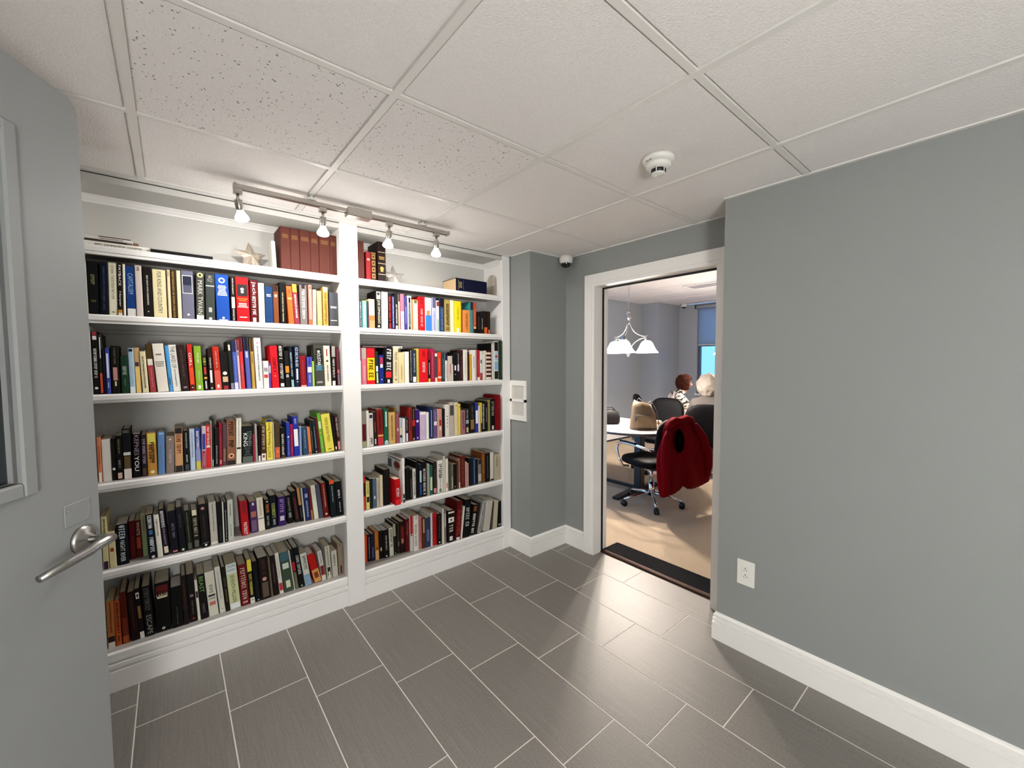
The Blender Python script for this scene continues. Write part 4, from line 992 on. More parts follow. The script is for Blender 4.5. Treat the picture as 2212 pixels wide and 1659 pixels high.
for ln in BOOKS.strip().splitlines():
    if ln[0] == '@': row = ln[1:]; cnt = 0; prev = None; continue
    t = ln.split(); x0, w, h, lean, sb, d = map(float, t[:6]); col = t[6]; marks = [q for q in t[7:] if q != 'P']; pic = 'P' in t[7:]
    cnt += 1; seed += 1; rnd = random.Random(seed*13)
    z, rn = ROWINFO[row[1]]
    if d == 0: d = min(.175, max(.105, h*rnd.uniform(.60,.70)))
    y = YBF - .008 + sb + rnd.uniform(-.003, .003)
    d = min(d, YBK-.004-y)
    words = None
    for m in marks:
        if m[0] in 'TUX' and m[1:].split(',')[-1 if m[0]=='X' else 3] in SAFE: words = SAFE[m[1:].split(',')[-1 if m[0]=='X' else 3]]; break
    c1 = colour_name(col); lead = c1+' book'
    if words: lead = c1+' book reading '+words
    elif len(lead.split()) < 4:
        bs = [m for m in marks if m[0] in 'BO']; ls = [m for m in marks if m[0] in 'MKTU']
        if ls and colour_name(ls[0][1:7]) != c1: lead = c1+' book with '+colour_name(ls[0][1:7])+' lettering'
        elif bs and colour_name(bs[0][1:7]) != c1: lead = c1+' book with '+colour_name(bs[0][1:7])+' band'
    label = lead + ', ' + ordinal(cnt) + ' from left, ' + rn + ' book row, ' + side[row[2]] + ' bay'
    if len(label.split()) > 16: label = c1+' book, ' + ordinal(cnt) + ' from left, ' + rn + ' book row, ' + side[row[2]] + ' bay'
    lf = radians(lean)
    xo = x0 + w/2; zo = z + abs(sin(lf))*w/2 + .0003
    o = make_book('book', label, max(w-.0008, .002), h, d, col, marks, (xo, y, zo), lean, 0, 'books in the %s row of the %s bay' % (rn, side[row[2]]), None, seed)
    if pic:   # large white picture book, printed left cover
        q = MB(); wx = -w/2-.0002
        i = q.m(pmat('3a3a3c')); q.box(wx-.0003, wx, .03, .235, h*.935, h*.955, i)
        i = q.m(pmat('5a5a60')); q.box(wx-.0003, wx, .17, .235, h*.70, h*.90, i)
        i = q.m(pmat('b8a898')); pr = [(.085+.055*cos(a*pi/9), h*.80+.035*sin(a*pi/9)) for a in range(18)]; q.prism(pr, wx-.0003, wx, 'x', i)
        i = q.m(pmat('7a3020')); pr = [(.085+.045*cos(a*pi/9), h*.81+.022*sin(a*pi/9)) for a in range(18)]; q.prism(pr, wx-.0006, wx, 'x', i)
        q.build('cover_print', None, o)

def flat(o, h):   # lay a book on its side, spine to the front
    o.rotation_euler = (0, -pi/2, 0); o.location.x += h

# ------------------------------------------------------------------ things on the top shelf
Z1 = DECKS[0] + .0003
GOLD = 'b08a4a'
ex = [.492, .541, .588, .644, .690, .750, .789]
for i in range(6):
    w = ex[i+1]-ex[i]; h = .238 - .0*i
    make_book('encyclopedia_volume', ['leftmost','second','third','fourth','fifth','rightmost'][i] + ' of six matching red-brown volumes on the left bay top shelf', w-.001, h, .17, '532a22',
              ['B'+'6a3c30'+',.08,.085,.9', 'M'+'8a6038'+',.10,.125,.6', 'B6a3c30,.135,.14,.9', 'H8a6038,.16,.26,4', 'B6a3c30,.29,.295,.9'],
              ((ex[i]+ex[i+1])/2, 2.583+.002*(i%2), Z1), 0, 0, 'matching red-brown volumes on the top shelf', True, 900+i)
make_book('book', 'thin white book standing against the red-brown volumes on the top shelf', .018, .150, .12, 'd8d4cc', ['Mb0a898,.2,.8,.3'], (.462, 2.585, Z1), -2, 0, None, False, 950)
# right bay
make_book('book', 'plain red-brown volume against the divider on the right bay top shelf', .048, .236, .16, '532a22', [], (.928, 2.585, Z1), 0, 0, None, True, 960)
make_book('book', 'red clothbound book between two brown volumes on the right bay top shelf', .029, .178, .13, '8a2024', ['Hd8c0a0,.22,.3,2'], (.9785, 2.585, Z1), 0, 0, None, True, 961)
make_book('book', 'brown book with gilt ornament panels on the right bay top shelf', .034, .182, .13, '3a2016', ['B%s,.03,.05'%GOLD, 'B8a6a3a,.08,.24,.7','O3a2016,.16,.4','B8a6a3a,.30,.46,.7','O3a2016,.38,.4','B8a6a3a,.52,.68,.7','O3a2016,.6,.4','B8a6a3a,.74,.9,.7','O3a2016,.82,.4'], (1.0115, 2.587, Z1), 0, 0, None, True, 962)
make_book('book', 'tall dark leather book with gilt bands on the right bay top shelf', .052, .252, .165, '1e100c', ['Bc8b890,.25,.262','H%s,.36,.44,3'%GOLD,'Bc8b890,.53,.542','O%s,.66,.5'%GOLD,'B%s,.66,.74,.35'%GOLD,'Bc8b890,.80,.812'], (1.063, 2.58, Z1), 0, 0, None, True, 963)
# navy book lying flat with its spine to the front
nb = make_book('book', 'thick navy book lying flat on the right bay top shelf', .095, .272, .19, '11152e', ['Hb0a070,.06,.07,1','M9a8a58,.1,.2,.6','B9a8a58,.08,.083,.7','B9a8a58,.22,.223,.7'], (1.604, 2.565, Z1+.0475), 0, 0, None, True, 964, mat('book_pages_tan','d9b98c',.8,bump=(900,.4,1),vary=(300,.06)))
flat(nb, .272)
# arched metal bookend by the right side
ab = thing('bookend', 'arched pale metal bookend at the right end of the top shelf', 'bookend', (1.985, 2.655, Z1))
pr = [(-.052,0)] + [(-.052*cos(a*pi/14), .125+.052*sin(a*pi/14)) for a in range(15)] + [(.052,0)]
MB().prism(pr, 0, .002, 'x').build('arch_plate', mat('bookend_metal','c3bbb0',.45,.3), ab)
MB().box(-.10, .002, -.045, .045, 0, .0015).build('foot_plate', mat('bookend_metal','c3bbb0',.45,.3), ab)
MB().box(-.001, .0005, -.0015, .0015, .01, .165).build('crease', mat('bookend_crease','8f877c',.5,.3), ab)
# stack at the left end
fb = make_book('book', 'long white book lying flat at the left end of the top shelf', .024, .225, .17, 'ece8e0', ['M8a8478,.2,.9,.5'], (-.278, 2.575, Z1+.012), 0, 0, None, False, 970)
flat(fb, .225)
f2 = make_book('book', 'thin black-edged book lying on the flat white book, top shelf', .010, .140, .12, '3a3632', [], (-.272, 2.585, Z1+.0295), 0, 0, None, True, 971)
flat(f2, .140)
f3 = make_book('book', 'slim pale book topping the flat stack on the top shelf', .012, .150, .12, 'dcd6d0', ['M6a4a40,.3,.8,.5'], (-.262, 2.583, Z1+.041), 0, 0, None, False, 972)
flat(f3, .150)
f4 = make_book('book', 'thin dark board lying on top of the flat book stack', .004, .105, .09, '4a3a34', [], (-.222, 2.586, Z1+.0495), 0, 0, None, False, 974)
flat(f4, .105)
f5 = make_book('book', 'slim black book lying flat beside the white stack on the top shelf', .019, .235, .16, '0e0c0c', [], (-.05, 2.562, Z1+.0095), 0, 0, None, True, 973)
flat(f5, .235)
b = MB().cbox(-.010, .010, -.010, .010, 0, .016, c=.003); tag(b.build('wooden_knob', mat('knob_brown','7a5a48',.5)), 'small brown wooden block on the flat white book, top shelf', 'block').location = (-.100, 2.60, Z1+.0242)
# flat stars
def star(loc, R, tilt, rot, m, label):
    s = thing('metal_star', label, 'star ornament', loc)
    s.rotation_euler = (tilt, 0, rot)
    ring = [((R if k % 2 == 0 else R*.44)*sin(k*pi/5), (R if k % 2 == 0 else R*.44)*cos(k*pi/5)) for k in range(10)]
    for q in range(5):     # five faceted points, each two slopes and a back
        a, bb, c = ring[(2*q-1) % 10], ring[2*q], ring[(2*q+1) % 10]; zc = R*.81
        vs = [(0,-R*.26,zc), (a[0],0,a[1]+zc), (bb[0],0,bb[1]+zc), (c[0],0,c[1]+zc), (0,.004,zc)]
        MB().add(vs, [(0,1,2),(0,2,3),(4,2,1),(4,3,2),(0,4,1),(0,3,4)]).build('star_point', m, s)
        for e in (.35,.5,.65,.8):   # pressed ribs along the point
            pa = Vector(vs[0]).lerp(Vector(vs[2]), e)
            for side_ in (1, 3):
                pe = Vector(vs[side_]).lerp(Vector(vs[2]), e)
                MB().tube([pa+Vector((0,-.0008,0)), pe+Vector((0,-.0008,0))], .0011, 5).build('rib', m, s)
    return s
star((.366, 2.66, Z1+.0), .086, radians(-14), radians(14), mat('star_rust','a89c8e',.5,.35,bump=(60,.4),vary=(30,.18)), 'rust-grey faceted metal star leaning beside the red-brown volumes')
star((1.182, 2.665, Z1+.0), .084, radians(-14), radians(-8), mat('star_silver','bdb8b0',.4,.4,bump=(60,.4),vary=(30,.1)), 'silver faceted metal star beside the tall dark leather book')
# books lying on the upright ones, second row of the right bay
hb = make_book('book', 'dark maroon book lying across upright books, second row, right bay', .014, .205, .14, '2a1014', ['Md8d0d0,.1,.85,.5'], (.912, 2.585, 1.353+.236), 0, 0, None, True, 980)
flat(hb, .205)
h2 = make_book('book', 'small white paperback lying on the cream book, second row, right bay', .014, .062, .12, 'e4ded6', ['B4a4038,.7,.9,.5'], (1.128, 2.58, 1.353+.235), 0, 0, None, False, 981)
flat(h2, .062)

# ================================================================== the room beyond the doorway
struct(MB().box(2.56, X2+.1, YN2-.1, Y2+.1, -.06, 0).build('floor_carpet', M_CARPET))
cf = struct(MB().box(2.60, X2+.1, YN2-.1, Y2+.1, H2+.02, H2+.05).build('ceiling_far', mat('ceiling_void', '6a6866', .9)))
S2 = .61; gx = [2.60] + [2.93+S2*i for i in range(9) if 2.93+S2*i < X2] + [X2]; gy = [YN2] + [-.03+S2*j for j in range(8) if -.03+S2*j < Y2-.05] + [Y2]
M_CEIL2 = mat('ceiling_tile_far', 'e2dcd9', .9, bump=(170,.35)); cm2 = {}
for i in range(len(gx)-1):
    for j in range(len(gy)-1):
        k = (round(gx[i+1]-gx[i],3), round(gy[j+1]-gy[j],3))
        if k not in cm2:
            b = MB(); b.box(-k[0]/2+.002, k[0]/2-.002, -k[1]/2+.002, k[1]/2-.002, .005, .018); b.m(M_CEIL2); cm2[k] = b.mesh('ceiling_tile')
        o = bpy.data.objects.new('ceiling_tile', cm2[k]); COL.objects.link(o); o.parent = cf; o.location = ((gx[i]+gx[i+1])/2, (gy[j]+gy[j+1])/2, H2)
for x in gx[1:-1]: MB().box(x-.012, x+.012, YN2, Y2, H2, H2+.0055).build('tee_bar', M_TEE, cf)
for y in gy[1:-1]: MB().box(2.60, X2, y-.012, y+.012, H2+.001, H2+.0056).build('tee_bar', M_TEE, cf)
def wall2(name, *b): return struct(MB().box(*b).build(name, M_WALL2))
wall2('wall_far_left', 2.60, X2+.1, Y2, Y2+.1, 0, H2+.02)
wall2('wall_far_pillar', 7.36, X2+.1, 4.43, Y2, 0, H2+.02)
wall2('wall_far_right', 2.60, X2+.1, YN2-.1, YN2, 0, H2+.02)
wf = MB(); WY0, WY1, WZ0, WZ1 = .9, 4.04, .85, 2.56
wf.box(X2, X2+.12, WY1, 4.43, 0, H2); wf.box(X2, X2+.12, YN2, WY0, 0, H2); wf.box(X2, X2+.12, WY0, WY1, 0, WZ0); wf.box(X2, X2+.12, WY0, WY1, WZ1, H2)
struct(wf.build('wall_far', M_WALL2))
def bbp(o, s): return [(o,0),(o+s*.016,0),(o+s*.016,.15),(o+s*.010,.165),(o+s*.010,.18),(o,.19)]
M_BASE2 = mat('far_base_strip', '1c1d2c', .5)
bb = MB(); bb.prism(bbp(Y2,-1), 2.62, 7.36, 'x'); bb.prism(bbp(7.36,-1), 4.43-.016, Y2, 'y'); bb.prism(bbp(4.43,-1), 7.36-.016, X2, 'x')
bo = struct(bb.build('baseboard_far', M_WHITE))
MB().box(2.62, 7.36, Y2-.022, Y2-.016, 0, .03).build('shoe_strip', M_BASE2, bo)
# window
wn1 = sempty('window_1')
M_ALU = mat('window_frame_grey', '59606a', .4, .2)
for (a, c, z0, z1) in ((WY1-.05, WY1, WZ0, WZ1), (WY0, WY0+.05, WZ0, WZ1), (2.43, 2.48, WZ0, WZ1)): MB().box(X2+.03, X2+.09, a, c, z0, z1).build('window_frame', M_ALU, wn1)
for z in (WZ0, 1.79, WZ1-.05): MB().box(X2+.03, X2+.09, WY0+.05, WY1-.05, z, z+.05).build('window_rail', M_ALU, wn1)
M_GLASS = mat('window_glass', 'dff0ff', .02, spec=.5, trans=1.0)
for (a, c) in ((WY0+.05, 2.43), (2.48, WY1-.05)):
    for (z0, z1) in ((WZ0+.05, 1.79), (1.84, WZ1-.05)): MB().box(X2+.058, X2+.064, a, c, z0, z1).build('pane', M_GLASS, wn1)
MB().box(X2-.05, X2+.03, WY0-.02, WY1+.02, WZ0-.03, WZ0).build('window_sill', M_WHITE, wn1)
rs = thing('roller_shade', 'half-lowered grey roller shade on the far window', 'window shade', (X2-.04, 2.47, 2.58))
MB().cyl((0, -1.58, -.01), (0, 1.58, -.01), .030, seg=16).build('roller', mat('shade_tube','b9bcc0',.4), rs)
for y in (-1.6, 1.58): MB().box(-.03, .035, y, y+.02, -.045, .03).build('bracket', M_BLACK, rs)
def shade_mat():
    m = bpy.data.materials.new('shade_fabric'); m.use_nodes = True; nt = m.node_tree
    for n in list(nt.nodes): nt.nodes.remove(n)
    out = nt.nodes.new('ShaderNodeOutputMaterial'); mx = nt.nodes.new('ShaderNodeMixShader'); mx.inputs[0].default_value = .72
    d = nt.nodes.new('ShaderNodeBsdfDiffuse'); d.inputs[0].default_value = (.42,.46,.5,1); t = nt.nodes.new('ShaderNodeBsdfTranslucent'); t.inputs[0].default_value = (.72,.72,.72,1)
    nt.links.new(d.outputs[0], mx.inputs[1]); nt.links.new(t.outputs[0], mx.inputs[2]); nt.links.new(mx.outputs[0], out.inputs[0]); return m
MB().box(.020, .0215, -1.55, 1.55, -.75, -.01).build('fabric', shade_mat(), rs)
MB().cbox(.012, .030, -1.55, 1.55, -.775, -.75, c=.004).build('hem_bar', mat('shade_tube','b9bcc0',.4), rs)
dome(7.98, 4.24, H2, 'small white dome camera near the far window')
# air vent and sprinkler
av = thing('air_vent', 'grey slotted air vent in the far room ceiling', 'air vent', (6.27, 2.93, H2))
MB().box(-.16, .16, -.32, .32, -.004, .004).build('backing', mat('vent_dark','4a484a',.6), av)
for (a, c, d, e) in ((-.18,.18,-.34,-.30),(-.18,.18,.30,.34),(-.18,-.14,-.30,.30),(.14,.18,-.30,.30)): MB().box(a, c, d, e, -.010, 0).build('frame', M_PLWHITE, av)
for k in range(9): MB().box(-.14+.0305*k, -.14+.0305*k+.014, -.30, .30, -.009, -.002, ).build('slat', mat('vent_grey','b4aeae',.5), av)
sp = thing('sprinkler_head', 'small ceiling sprinkler head just beyond the doorway', 'sprinkler', (4.62, 2.75, H2))
MB().lathe([(.034,0),(.034,-.004),(.012,-.008)], 16).build('escutcheon', M_PLWHITE, sp); MB().lathe([(.008,-.006),(.008,-.03),(.018,-.034),(.018,-.037)], 12).build('deflector', M_BLACK, sp)

# ------------------------------------------------------------------ chandeliers
M_SHADE = mat('lamp_shade_glass', 'fff6ea', .3, emit=((1,.90,.80), SHADE))
def chandelier(x, y, label, a0, watt):
    c = thing('chandelier', label, 'chandelier', (x, y, H2), a0)
    MB().lathe([(.06,0),(.06,-.012),(.03,-.03),(.008,-.036)], 20).build('canopy', M_NICKEL, c)
    q = MB(); n = 16; top, bot = -.034, -.575
    for k in range(n):
        zc = top + (bot-top)*(k+.5)/n; h = abs(bot-top)/n*.62
        ring = [(.0075*cos(t*pi/5), 0, zc+h*sin(t*pi/5)) for t in range(10)] if k % 2 else [(0, .0075*cos(t*pi/5), zc+h*sin(t*pi/5)) for t in range(10)]
        q.tube(ring, .0022, 5, closed=True)
    q.build('chain', M_NICKEL, c)
    MB().lathe([(.006,-.57),(.018,-.58),(.028,-.60),(.018,-.625),(.034,-.64),(.034,-.648),(.016,-.66),(.014,-.70),(.004,-.72)], 18).build('stem', M_NICKEL, c)
    MB().lathe([(.006,-1.02),(.02,-1.04),(.026,-1.055),(.014,-1.072),(.018,-1.082),(.001,-1.10)], 16, cap=False).build('finial', M_NICKEL, c)
    for k in range(3):
        M = Matrix.Rotation(k*2*pi/3, 4, 'Z')
        def cv(p0, p1, p2, p3, n=12):
            out = []
            for i in range(n+1):
                t = i/n; a, b, cc, d = (1-t)**3, 3*t*(1-t)**2, 3*t*t*(1-t), t**3
                out.append(M @ Vector((a*p0[0]+b*p1[0]+cc*p2[0]+d*p3[0], 0, a*p0[1]+b*p1[1]+cc*p2[1]+d*p3[1])))
            return out
        arm = MB(); arm.tube(cv((.008,-.655),(.02,-.76),(.07,-.85),(.215,-.858)), .0062, 8); arm.tube(cv((.215,-.87),(.10,-.875),(.03,-.95),(.012,-1.03)), .0062, 8)
        ao = arm.build('arm', M_NICKEL, c)
        MB().lathe([(.016,-.845),(.02,-.86),(.028,-.90),(.028,-.915)], 16, M @ Matrix.Translation((.215,0,0))).build('socket_cup', M_NICKEL, ao)
        MB().lathe([(.030,-.908),(.045,-.916),(.066,-.938),(.082,-.975),(.105,-1.018),(.130,-1.045),(.128,-1.048),(.103,-1.022),(.078,-.975),(.040,-.925)], 28, M @ Matrix.Translation((.215,0,0)), cap=False).build('glass_shade', M_SHADE, ao)
        MB().ico(M @ Vector((.215,0,-.992)), .028, 2).build('bulb', mat('chandelier_bulb_%d' % watt,'ffffff',.3,emit=((1,.88,.77), watt)), ao)
CA = radians(-39.6)
chandelier(4.12, 2.86, 'nickel three-arm chandelier with glowing bell shades over the near table', CA, SHADE_BULB[0])
chandelier(6.22, 2.50, 'second chandelier mostly hidden by the doorway casing', CA, SHADE_BULB[1])

# ------------------------------------------------------------------ tables
def racetrack(x, y0, y1, hw, n=20):
    pts = [(x-hw*cos(pi*k/n), y0+hw-hw*sin(pi*k/n)) for k in range(n+1)]
    pts += [(x+hw*cos(pi*k/n), y1-hw+hw*sin(pi*k/n)) for k in range(n+1)]
    return pts
t1 = thing('conference_table', 'pale racetrack table with black metal legs beyond the doorway', 'table', (4.12, 3.2, 0))
M_TOP = mat('table_laminate', 'cdbfb4', .35, vary=(8,.05)); M_TEDGE = mat('table_edge', '3f3a38', .45)
pr = racetrack(0, -.94, .94, .52)
MB().prism(pr, .715, .742, 'z').build('tabletop', M_TOP, t1)
MB().prism([(x*1.004, y*1.003) for x, y in pr], .716, .736, 'z').build('edge_band', M_TEDGE, t1)
M_LEG = mat('table_leg_black', '0f0f12', .4)
for y in (-.51, .51):
    MB().cbox(-.055, .035, y-.045, y+.045, .05, .715, c=.008).build('leg', M_LEG, t1)
    MB().prism([(-.46,0),(-.46,.025),(-.10,.06),(.08,.06),(.40,.025),(.40,0)], y-.035, y+.035, 'y').build('foot', M_LEG, t1)
MB().cbox(-.03, .02, -.46, .46, .02, .055, c=.006).build('crossbar', M_LEG, t1)
t2 = thing('round_table', 'pale round table the two seated people share', 'table', (6.05, 2.62, 0))
MB().lathe([(.60,.715),(.615,.72),(.615,.737),(.61,.742),(.001,.742)], 40, cap=True).build('tabletop', M_TOP, t2)
MB().cyl((0,0,.04), (0,0,.715), .04, seg=14).build('leg', M_LEG, t2)
for k in range(4): MB().prism([(0,0),(0,.06),(.40,.025),(.40,0)], -.03, .03, 'y', M=Matrix.Rotation(k*pi/2+.4, 4, 'Z')).build('foot', M_LEG, t2)

# ------------------------------------------------------------------ office chairs (front = +y)
def sgrid(w, h, d0, fn, n=10, m=10):
    """closed rounded cushion: superellipse outline, fn(u,v)->(x,y,z) front surface"""
    rings = []
def cushion(b, cx, cy, cz, hx, hy, hz, M=None, p=4.0, nu=28, nv=10, mi=0):
    rings = []
    for j in range(nv+1):
        ph = -pi/2 + pi*j/nv; cz_ = abs(cos(ph))**.55; sz_ = (abs(sin(ph))**.75)*(1 if ph >= 0 else -1)
        ring = []
        for i in range(nu):
            a = 2*pi*i/nu; ca, sa = cos(a), sin(a); r = (abs(ca)**p+abs(sa)**p)**(-1/p)
            v = Vector((cx+hx*r*ca*max(cz_,.001), cy+hy*r*sa*max(cz_,.001), cz+hz*sz_)); ring.append(M @ v if M else v)
        rings.append(ring)
    b.loft(rings, mi); return b
def office_chair(label, loc, rz, back_h=.98, bw=.25, metal=None):
    c = thing('office_chair', label, 'chair', loc, rz, 'black office chairs in the far room')
    metal = metal or M_CHROME
    for k in range(5):
        a = 2*pi*k/5 + .35; M = Matrix.Rotation(a, 4, 'Z')
        q = MB(); q.tube([M @ Vector(v) for v in ((.02,0,.115),(.12,0,.112),(.24,0,.085),(.30,0,.068))], [.022,.02,.016,.013], 8); lo = q.build('base_leg', metal, c)
        q = MB()
        for s in (-.014, .014): q.cyl(M @ Vector((.30, s-.008, .030)), M @ Vector((.30, s+.008, .030)), .030, seg=14)
        q.cyl(M @ Vector((.30,0,.03)), M @ Vector((.30,0,.072)), .008); q.build('caster', M_BLACK, lo)
    q = MB(); q.cyl((0,0,.09), (0,0,.24), .028); q.cyl((0,0,.24), (0,0,.40), .018); q.build('gas_column', metal, c)
    MB().cbox(-.09, .09, -.12, .12, .385, .42, c=.01).build('mechanism', M_BLACK, c)
    cushion(MB(), 0, .02, .465, .25, .25, .055).build('seat', M_LEATHER, c)
    MT = Matrix.Translation((0,-.265,.50)) @ Matrix.Rotation(radians(9), 4, 'X')
    hh = (back_h-.50)/2
    b = MB(); MR = MT @ Matrix.Rotation(pi/2, 4, 'X'); cushion(b, 0, hh, 0, bw, hh, .045, MR, 3.2); b.build('backrest', M_LEATHER, c)
    for s in (-1, 1):
        q = MB(); q.tube([(s*.20,.12,.40),(s*.27,.13,.41),(s*.295,.16,.48),(s*.30,.19,.58),(s*.30,.17,.64),(s*.30,.10,.665),(s*.30,-.06,.665),(s*.29,-.20,.65),(s*.25,-.275,.63)], .013, 10)
        ao = q.build('armrest', metal, c)
        MB().cbox(s*.30-.022, s*.30+.022, -.10, .13, .672, .692, c=.006).build('arm_pad', M_LEATHER, ao)
    return c
CH = (3.83, 2.36, 0); CR = radians(-15)
office_chair('chrome-based black office chair with the red jacket over its back', CH, CR, .95, .235)
office_chair('black office chair across the table behind the tan handbag', (5.08, 3.07, 0), radians(95), .985, .25)
office_chair('black office chair of the white-haired person', (5.22, 2.44, 0), radians(-62), .985, .27)
M_LEATHERB = M_LEATHER
office_chair('black office chair of the brown-haired person', (5.80, 3.46, 0), radians(-135), 1.0, .25)

# ------------------------------------------------------------------ red jacket draped over the near chair
jk = thing('jacket', 'red padded jacket draped over the back of the chrome-based office chair', 'jacket', CH, CR)
PXM = 1/230.7
outl = [(1433,927),(1440,912),(1454,903),(1466,901),(1474,904),(1484,901),(1495,899),(1507,906),(1516,921),(1530,948),(1543,970),(1548,1000),(1549,1035),(1546,1060),(1530,1066),(1513,1070),(1500,1068),(1492,1060),(1488,1058),(1486,1066),(1468,1074),(1450,1077),(1432,1078),(1424,1067),(1419,1036),(1417,1005),(1418,983),(1423,966),(1431,946)]
outl = [((u-1480)*PXM*(1.42 if u > 1480 else 1.0), .97-(v-900)*PXM) for u, v in outl]
def inside(x, z):
    c = False; n = len(outl)
    for i in range(n):
        x1, z1 = outl[i]; x2, z2 = outl[i-1]
        if (z1 > z) != (z2 > z) and x < (x2-x1)*(z-z1)/(z2-z1)+x1: c = not c
    return c
def span(z):
    xs_ = []
    n = len(outl)
    for i in range(n):
        x1, z1 = outl[i]; x2, z2 = outl[i-1]
        if (z1 > z) != (z2 > z): xs_.append((x2-x1)*(z-z1)/(z2-z1)+x1)
    return min(xs_), max(xs_)
def resample(poly, n):
    P = [Vector((x,z)) for x, z in poly]; P.append(P[0]); L_ = [0]
    for i in range(len(P)-1): L_.append(L_[-1]+(P[i+1]-P[i]).length)
    out = []
    for k in range(n):
        t = L_[-1]*k/n; i = max(j for j in range(len(P)-1) if L_[j] <= t); s = (t-L_[i])/(L_[i+1]-L_[i]); out.append(P[i].lerp(P[i+1], s))
    return out
oc = Vector((.0, .60)); op = resample(outl, 72); rings = []
JY = -.355
def jthick(x, z, s, e):     # e: 0 at edge .. 1 centre
    prof = (1-(1-min(e*1.9,1))**2)**.5
    folds = .012*sin(x*26+z*5) + .018*noise.noise(Vector((x*7, z*5, 3+s))) + .009*noise.noise(Vector((x*20, z*9, 9)))
    shoulder = .018*max(0, (z-.80)/.17)
    base = (.062 if s < 0 else .050)
    return JY + (-1 if s < 0 else 1)*prof*(base+shoulder*.3) + (folds if s < 0 else 0)*prof
layers = [0, .06, .14, .26, .40, .56, .74, .90]
for s, ls in ((-1, layers[::-1]), (1, layers[1:])):
    for e in ls:
        rings.append([Vector((oc.x+(p.x-oc.x)*(1-e), jthick(oc.x+(p.x-oc.x)*(1-e), oc.y+(p.y-oc.y)*(1-e), s, e), oc.y+(p.y-oc.y)*(1-e))) for p in op])
M_RED = mat('jacket_red', '6c0410', .8, spec=.05, bump=(18,.8,4), vary=(6,.10))
jb = MB(); jb.loft(rings); jb.build('shell', M_RED, jk)
# folded collar roll, sleeve and the dark lining showing at the neck
cr_ = MB(); cr_.tube([(-.20,-.40,.855),(-.165,-.41,.905),(-.10,-.405,.935),(-.03,-.40,.925),(.05,-.405,.94),(.10,-.40,.93),(.14,-.39,.89)], [.022,.034,.036,.03,.036,.034,.02], 12); cr_.build('collar', M_RED, jk)
sl = MB(); sl.tube([(-.175,-.405,.86),(-.215,-.42,.78),(-.235,-.425,.70),(-.240,-.425,.58),(-.235,-.42,.44),(-.215,-.41,.32),(-.20,-.40,.24)], [.03,.045,.05,.052,.05,.046,.03], 14, sx=.75); sl.build('sleeve', M_RED, jk)
sl = MB(); sl.tube([(.15,-.405,.88),(.24,-.42,.76),(.30,-.425,.62),(.325,-.42,.48),(.33,-.41,.36)], [.03,.045,.05,.048,.03], 14, sx=.75); sl.build('sleeve', M_RED, jk)
ln_ = MB(); ring = []
for e, yy in ((1.0,-.418),(.85,-.440),(.5,-.446),(.1,-.448)):
    ring.append([Vector((-.062+.052*e*cos(a*pi/9)+.10*(.735-(.74+.115*e*sin(a*pi/9)))*.5, yy, .74+.115*e*sin(a*pi/9))) for a in range(18)])
ln_.loft(ring); ln_.build('lining', mat('jacket_lining','060304',.9,spec=.02), jk)

# ------------------------------------------------------------------ things on the near table
hbg = thing('handbag', 'tan leather bucket handbag standing on the racetrack table', 'handbag', (4.02, 2.585, .744), CA)
M_TAN = mat('tan_leather', '6f5d44', .6, bump=(40,.4), vary=(10,.10)); M_TAN2 = mat('tan_leather_dark', '503f2c', .5)
def rr(hx, hy, z, wob=0, p=3.0, n=28, ph=0):
    out = []
    for i in range(n):
        a = 2*pi*i/n; ca, sa = cos(a), sin(a); r = (abs(ca)**p+abs(sa)**p)**(-1/p)
        out.append(Vector((hx*r*ca*(1+wob*sin(5*a+ph)), hy*r*sa*(1+wob*cos(4*a+ph)), z + wob*.08*sin(3*a))))
    return out
def sl_(ring, k): return [Vector((v.x-.012, v.y, v.z-k*v.x)) for v in ring]
MB().loft([rr(.140,.075,0), rr(.146,.08,.012), rr(.140,.078,.09,.012), rr(.126,.072,.17,.02), sl_(rr(.108,.066,.235,.04,ph=1),.10), sl_(rr(.088,.060,.295,.07,ph=2),.28), sl_(rr(.082,.056,.295,.07,ph=2),.28), rr(.098,.060,.20,.02), rr(.112,.062,.10)]).build('body', M_TAN, hbg)
MB().loft([rr(.142,.077,-.001), rr(.148,.082,.006), rr(.1475,.0815,.022)], cap=False).build('bottom_trim', M_TAN2, hbg)
pk = MB().loft([[Vector((-.105,-.079,.03)),Vector((.085,-.081,.02)),Vector((.075,-.083,.13)),Vector((.0,-.090,.155)),Vector((-.09,-.083,.165))],[Vector((-.10,-.089,.035)),Vector((.08,-.091,.025)),Vector((.07,-.095,.125)),Vector((.0,-.101,.148)),Vector((-.085,-.093,.158))]], smooth=False).build('pocket', M_TAN, hbg)
MB().tube([(-.11,-.085,.166),(-.05,-.10,.160),(.0,-.108,.152),(.05,-.10,.136),(.085,-.09,.128)], .006, 6).build('pocket_trim', M_TAN2, hbg)
MB().tube([(-.10,-.095,.15),(-.105,-.097,.13),(-.115,-.098,.10)], [.006,.008,.006], 6).build('zip_pull', M_BLACK, hbg)
MB().tube([(-.085,0,.29),(-.06,-.02,.345),(-.02,-.03,.30),(.02,-.04,.27),(.07,-.03,.31),(.10,0,.28)], .0055, 6).build('strap', M_TAN2, hbg)
MB().tube([(.10,-.02,.27),(.135,-.03,.20),(.15,-.04,.10),(.152,-.05,.04)], [.004,.005,.006,.008], 6).build('tassel', M_TAN2, hbg)
MB().ico((.152,-.05,.035), .016, 2, sc=(1,.5,1.6)).build('charm', mat('charm_white','e8e2da',.4), hbg)
pu = thing('purse', 'black purse at the doorway edge of the racetrack table', 'purse', (4.06, 3.075, .742), CA)
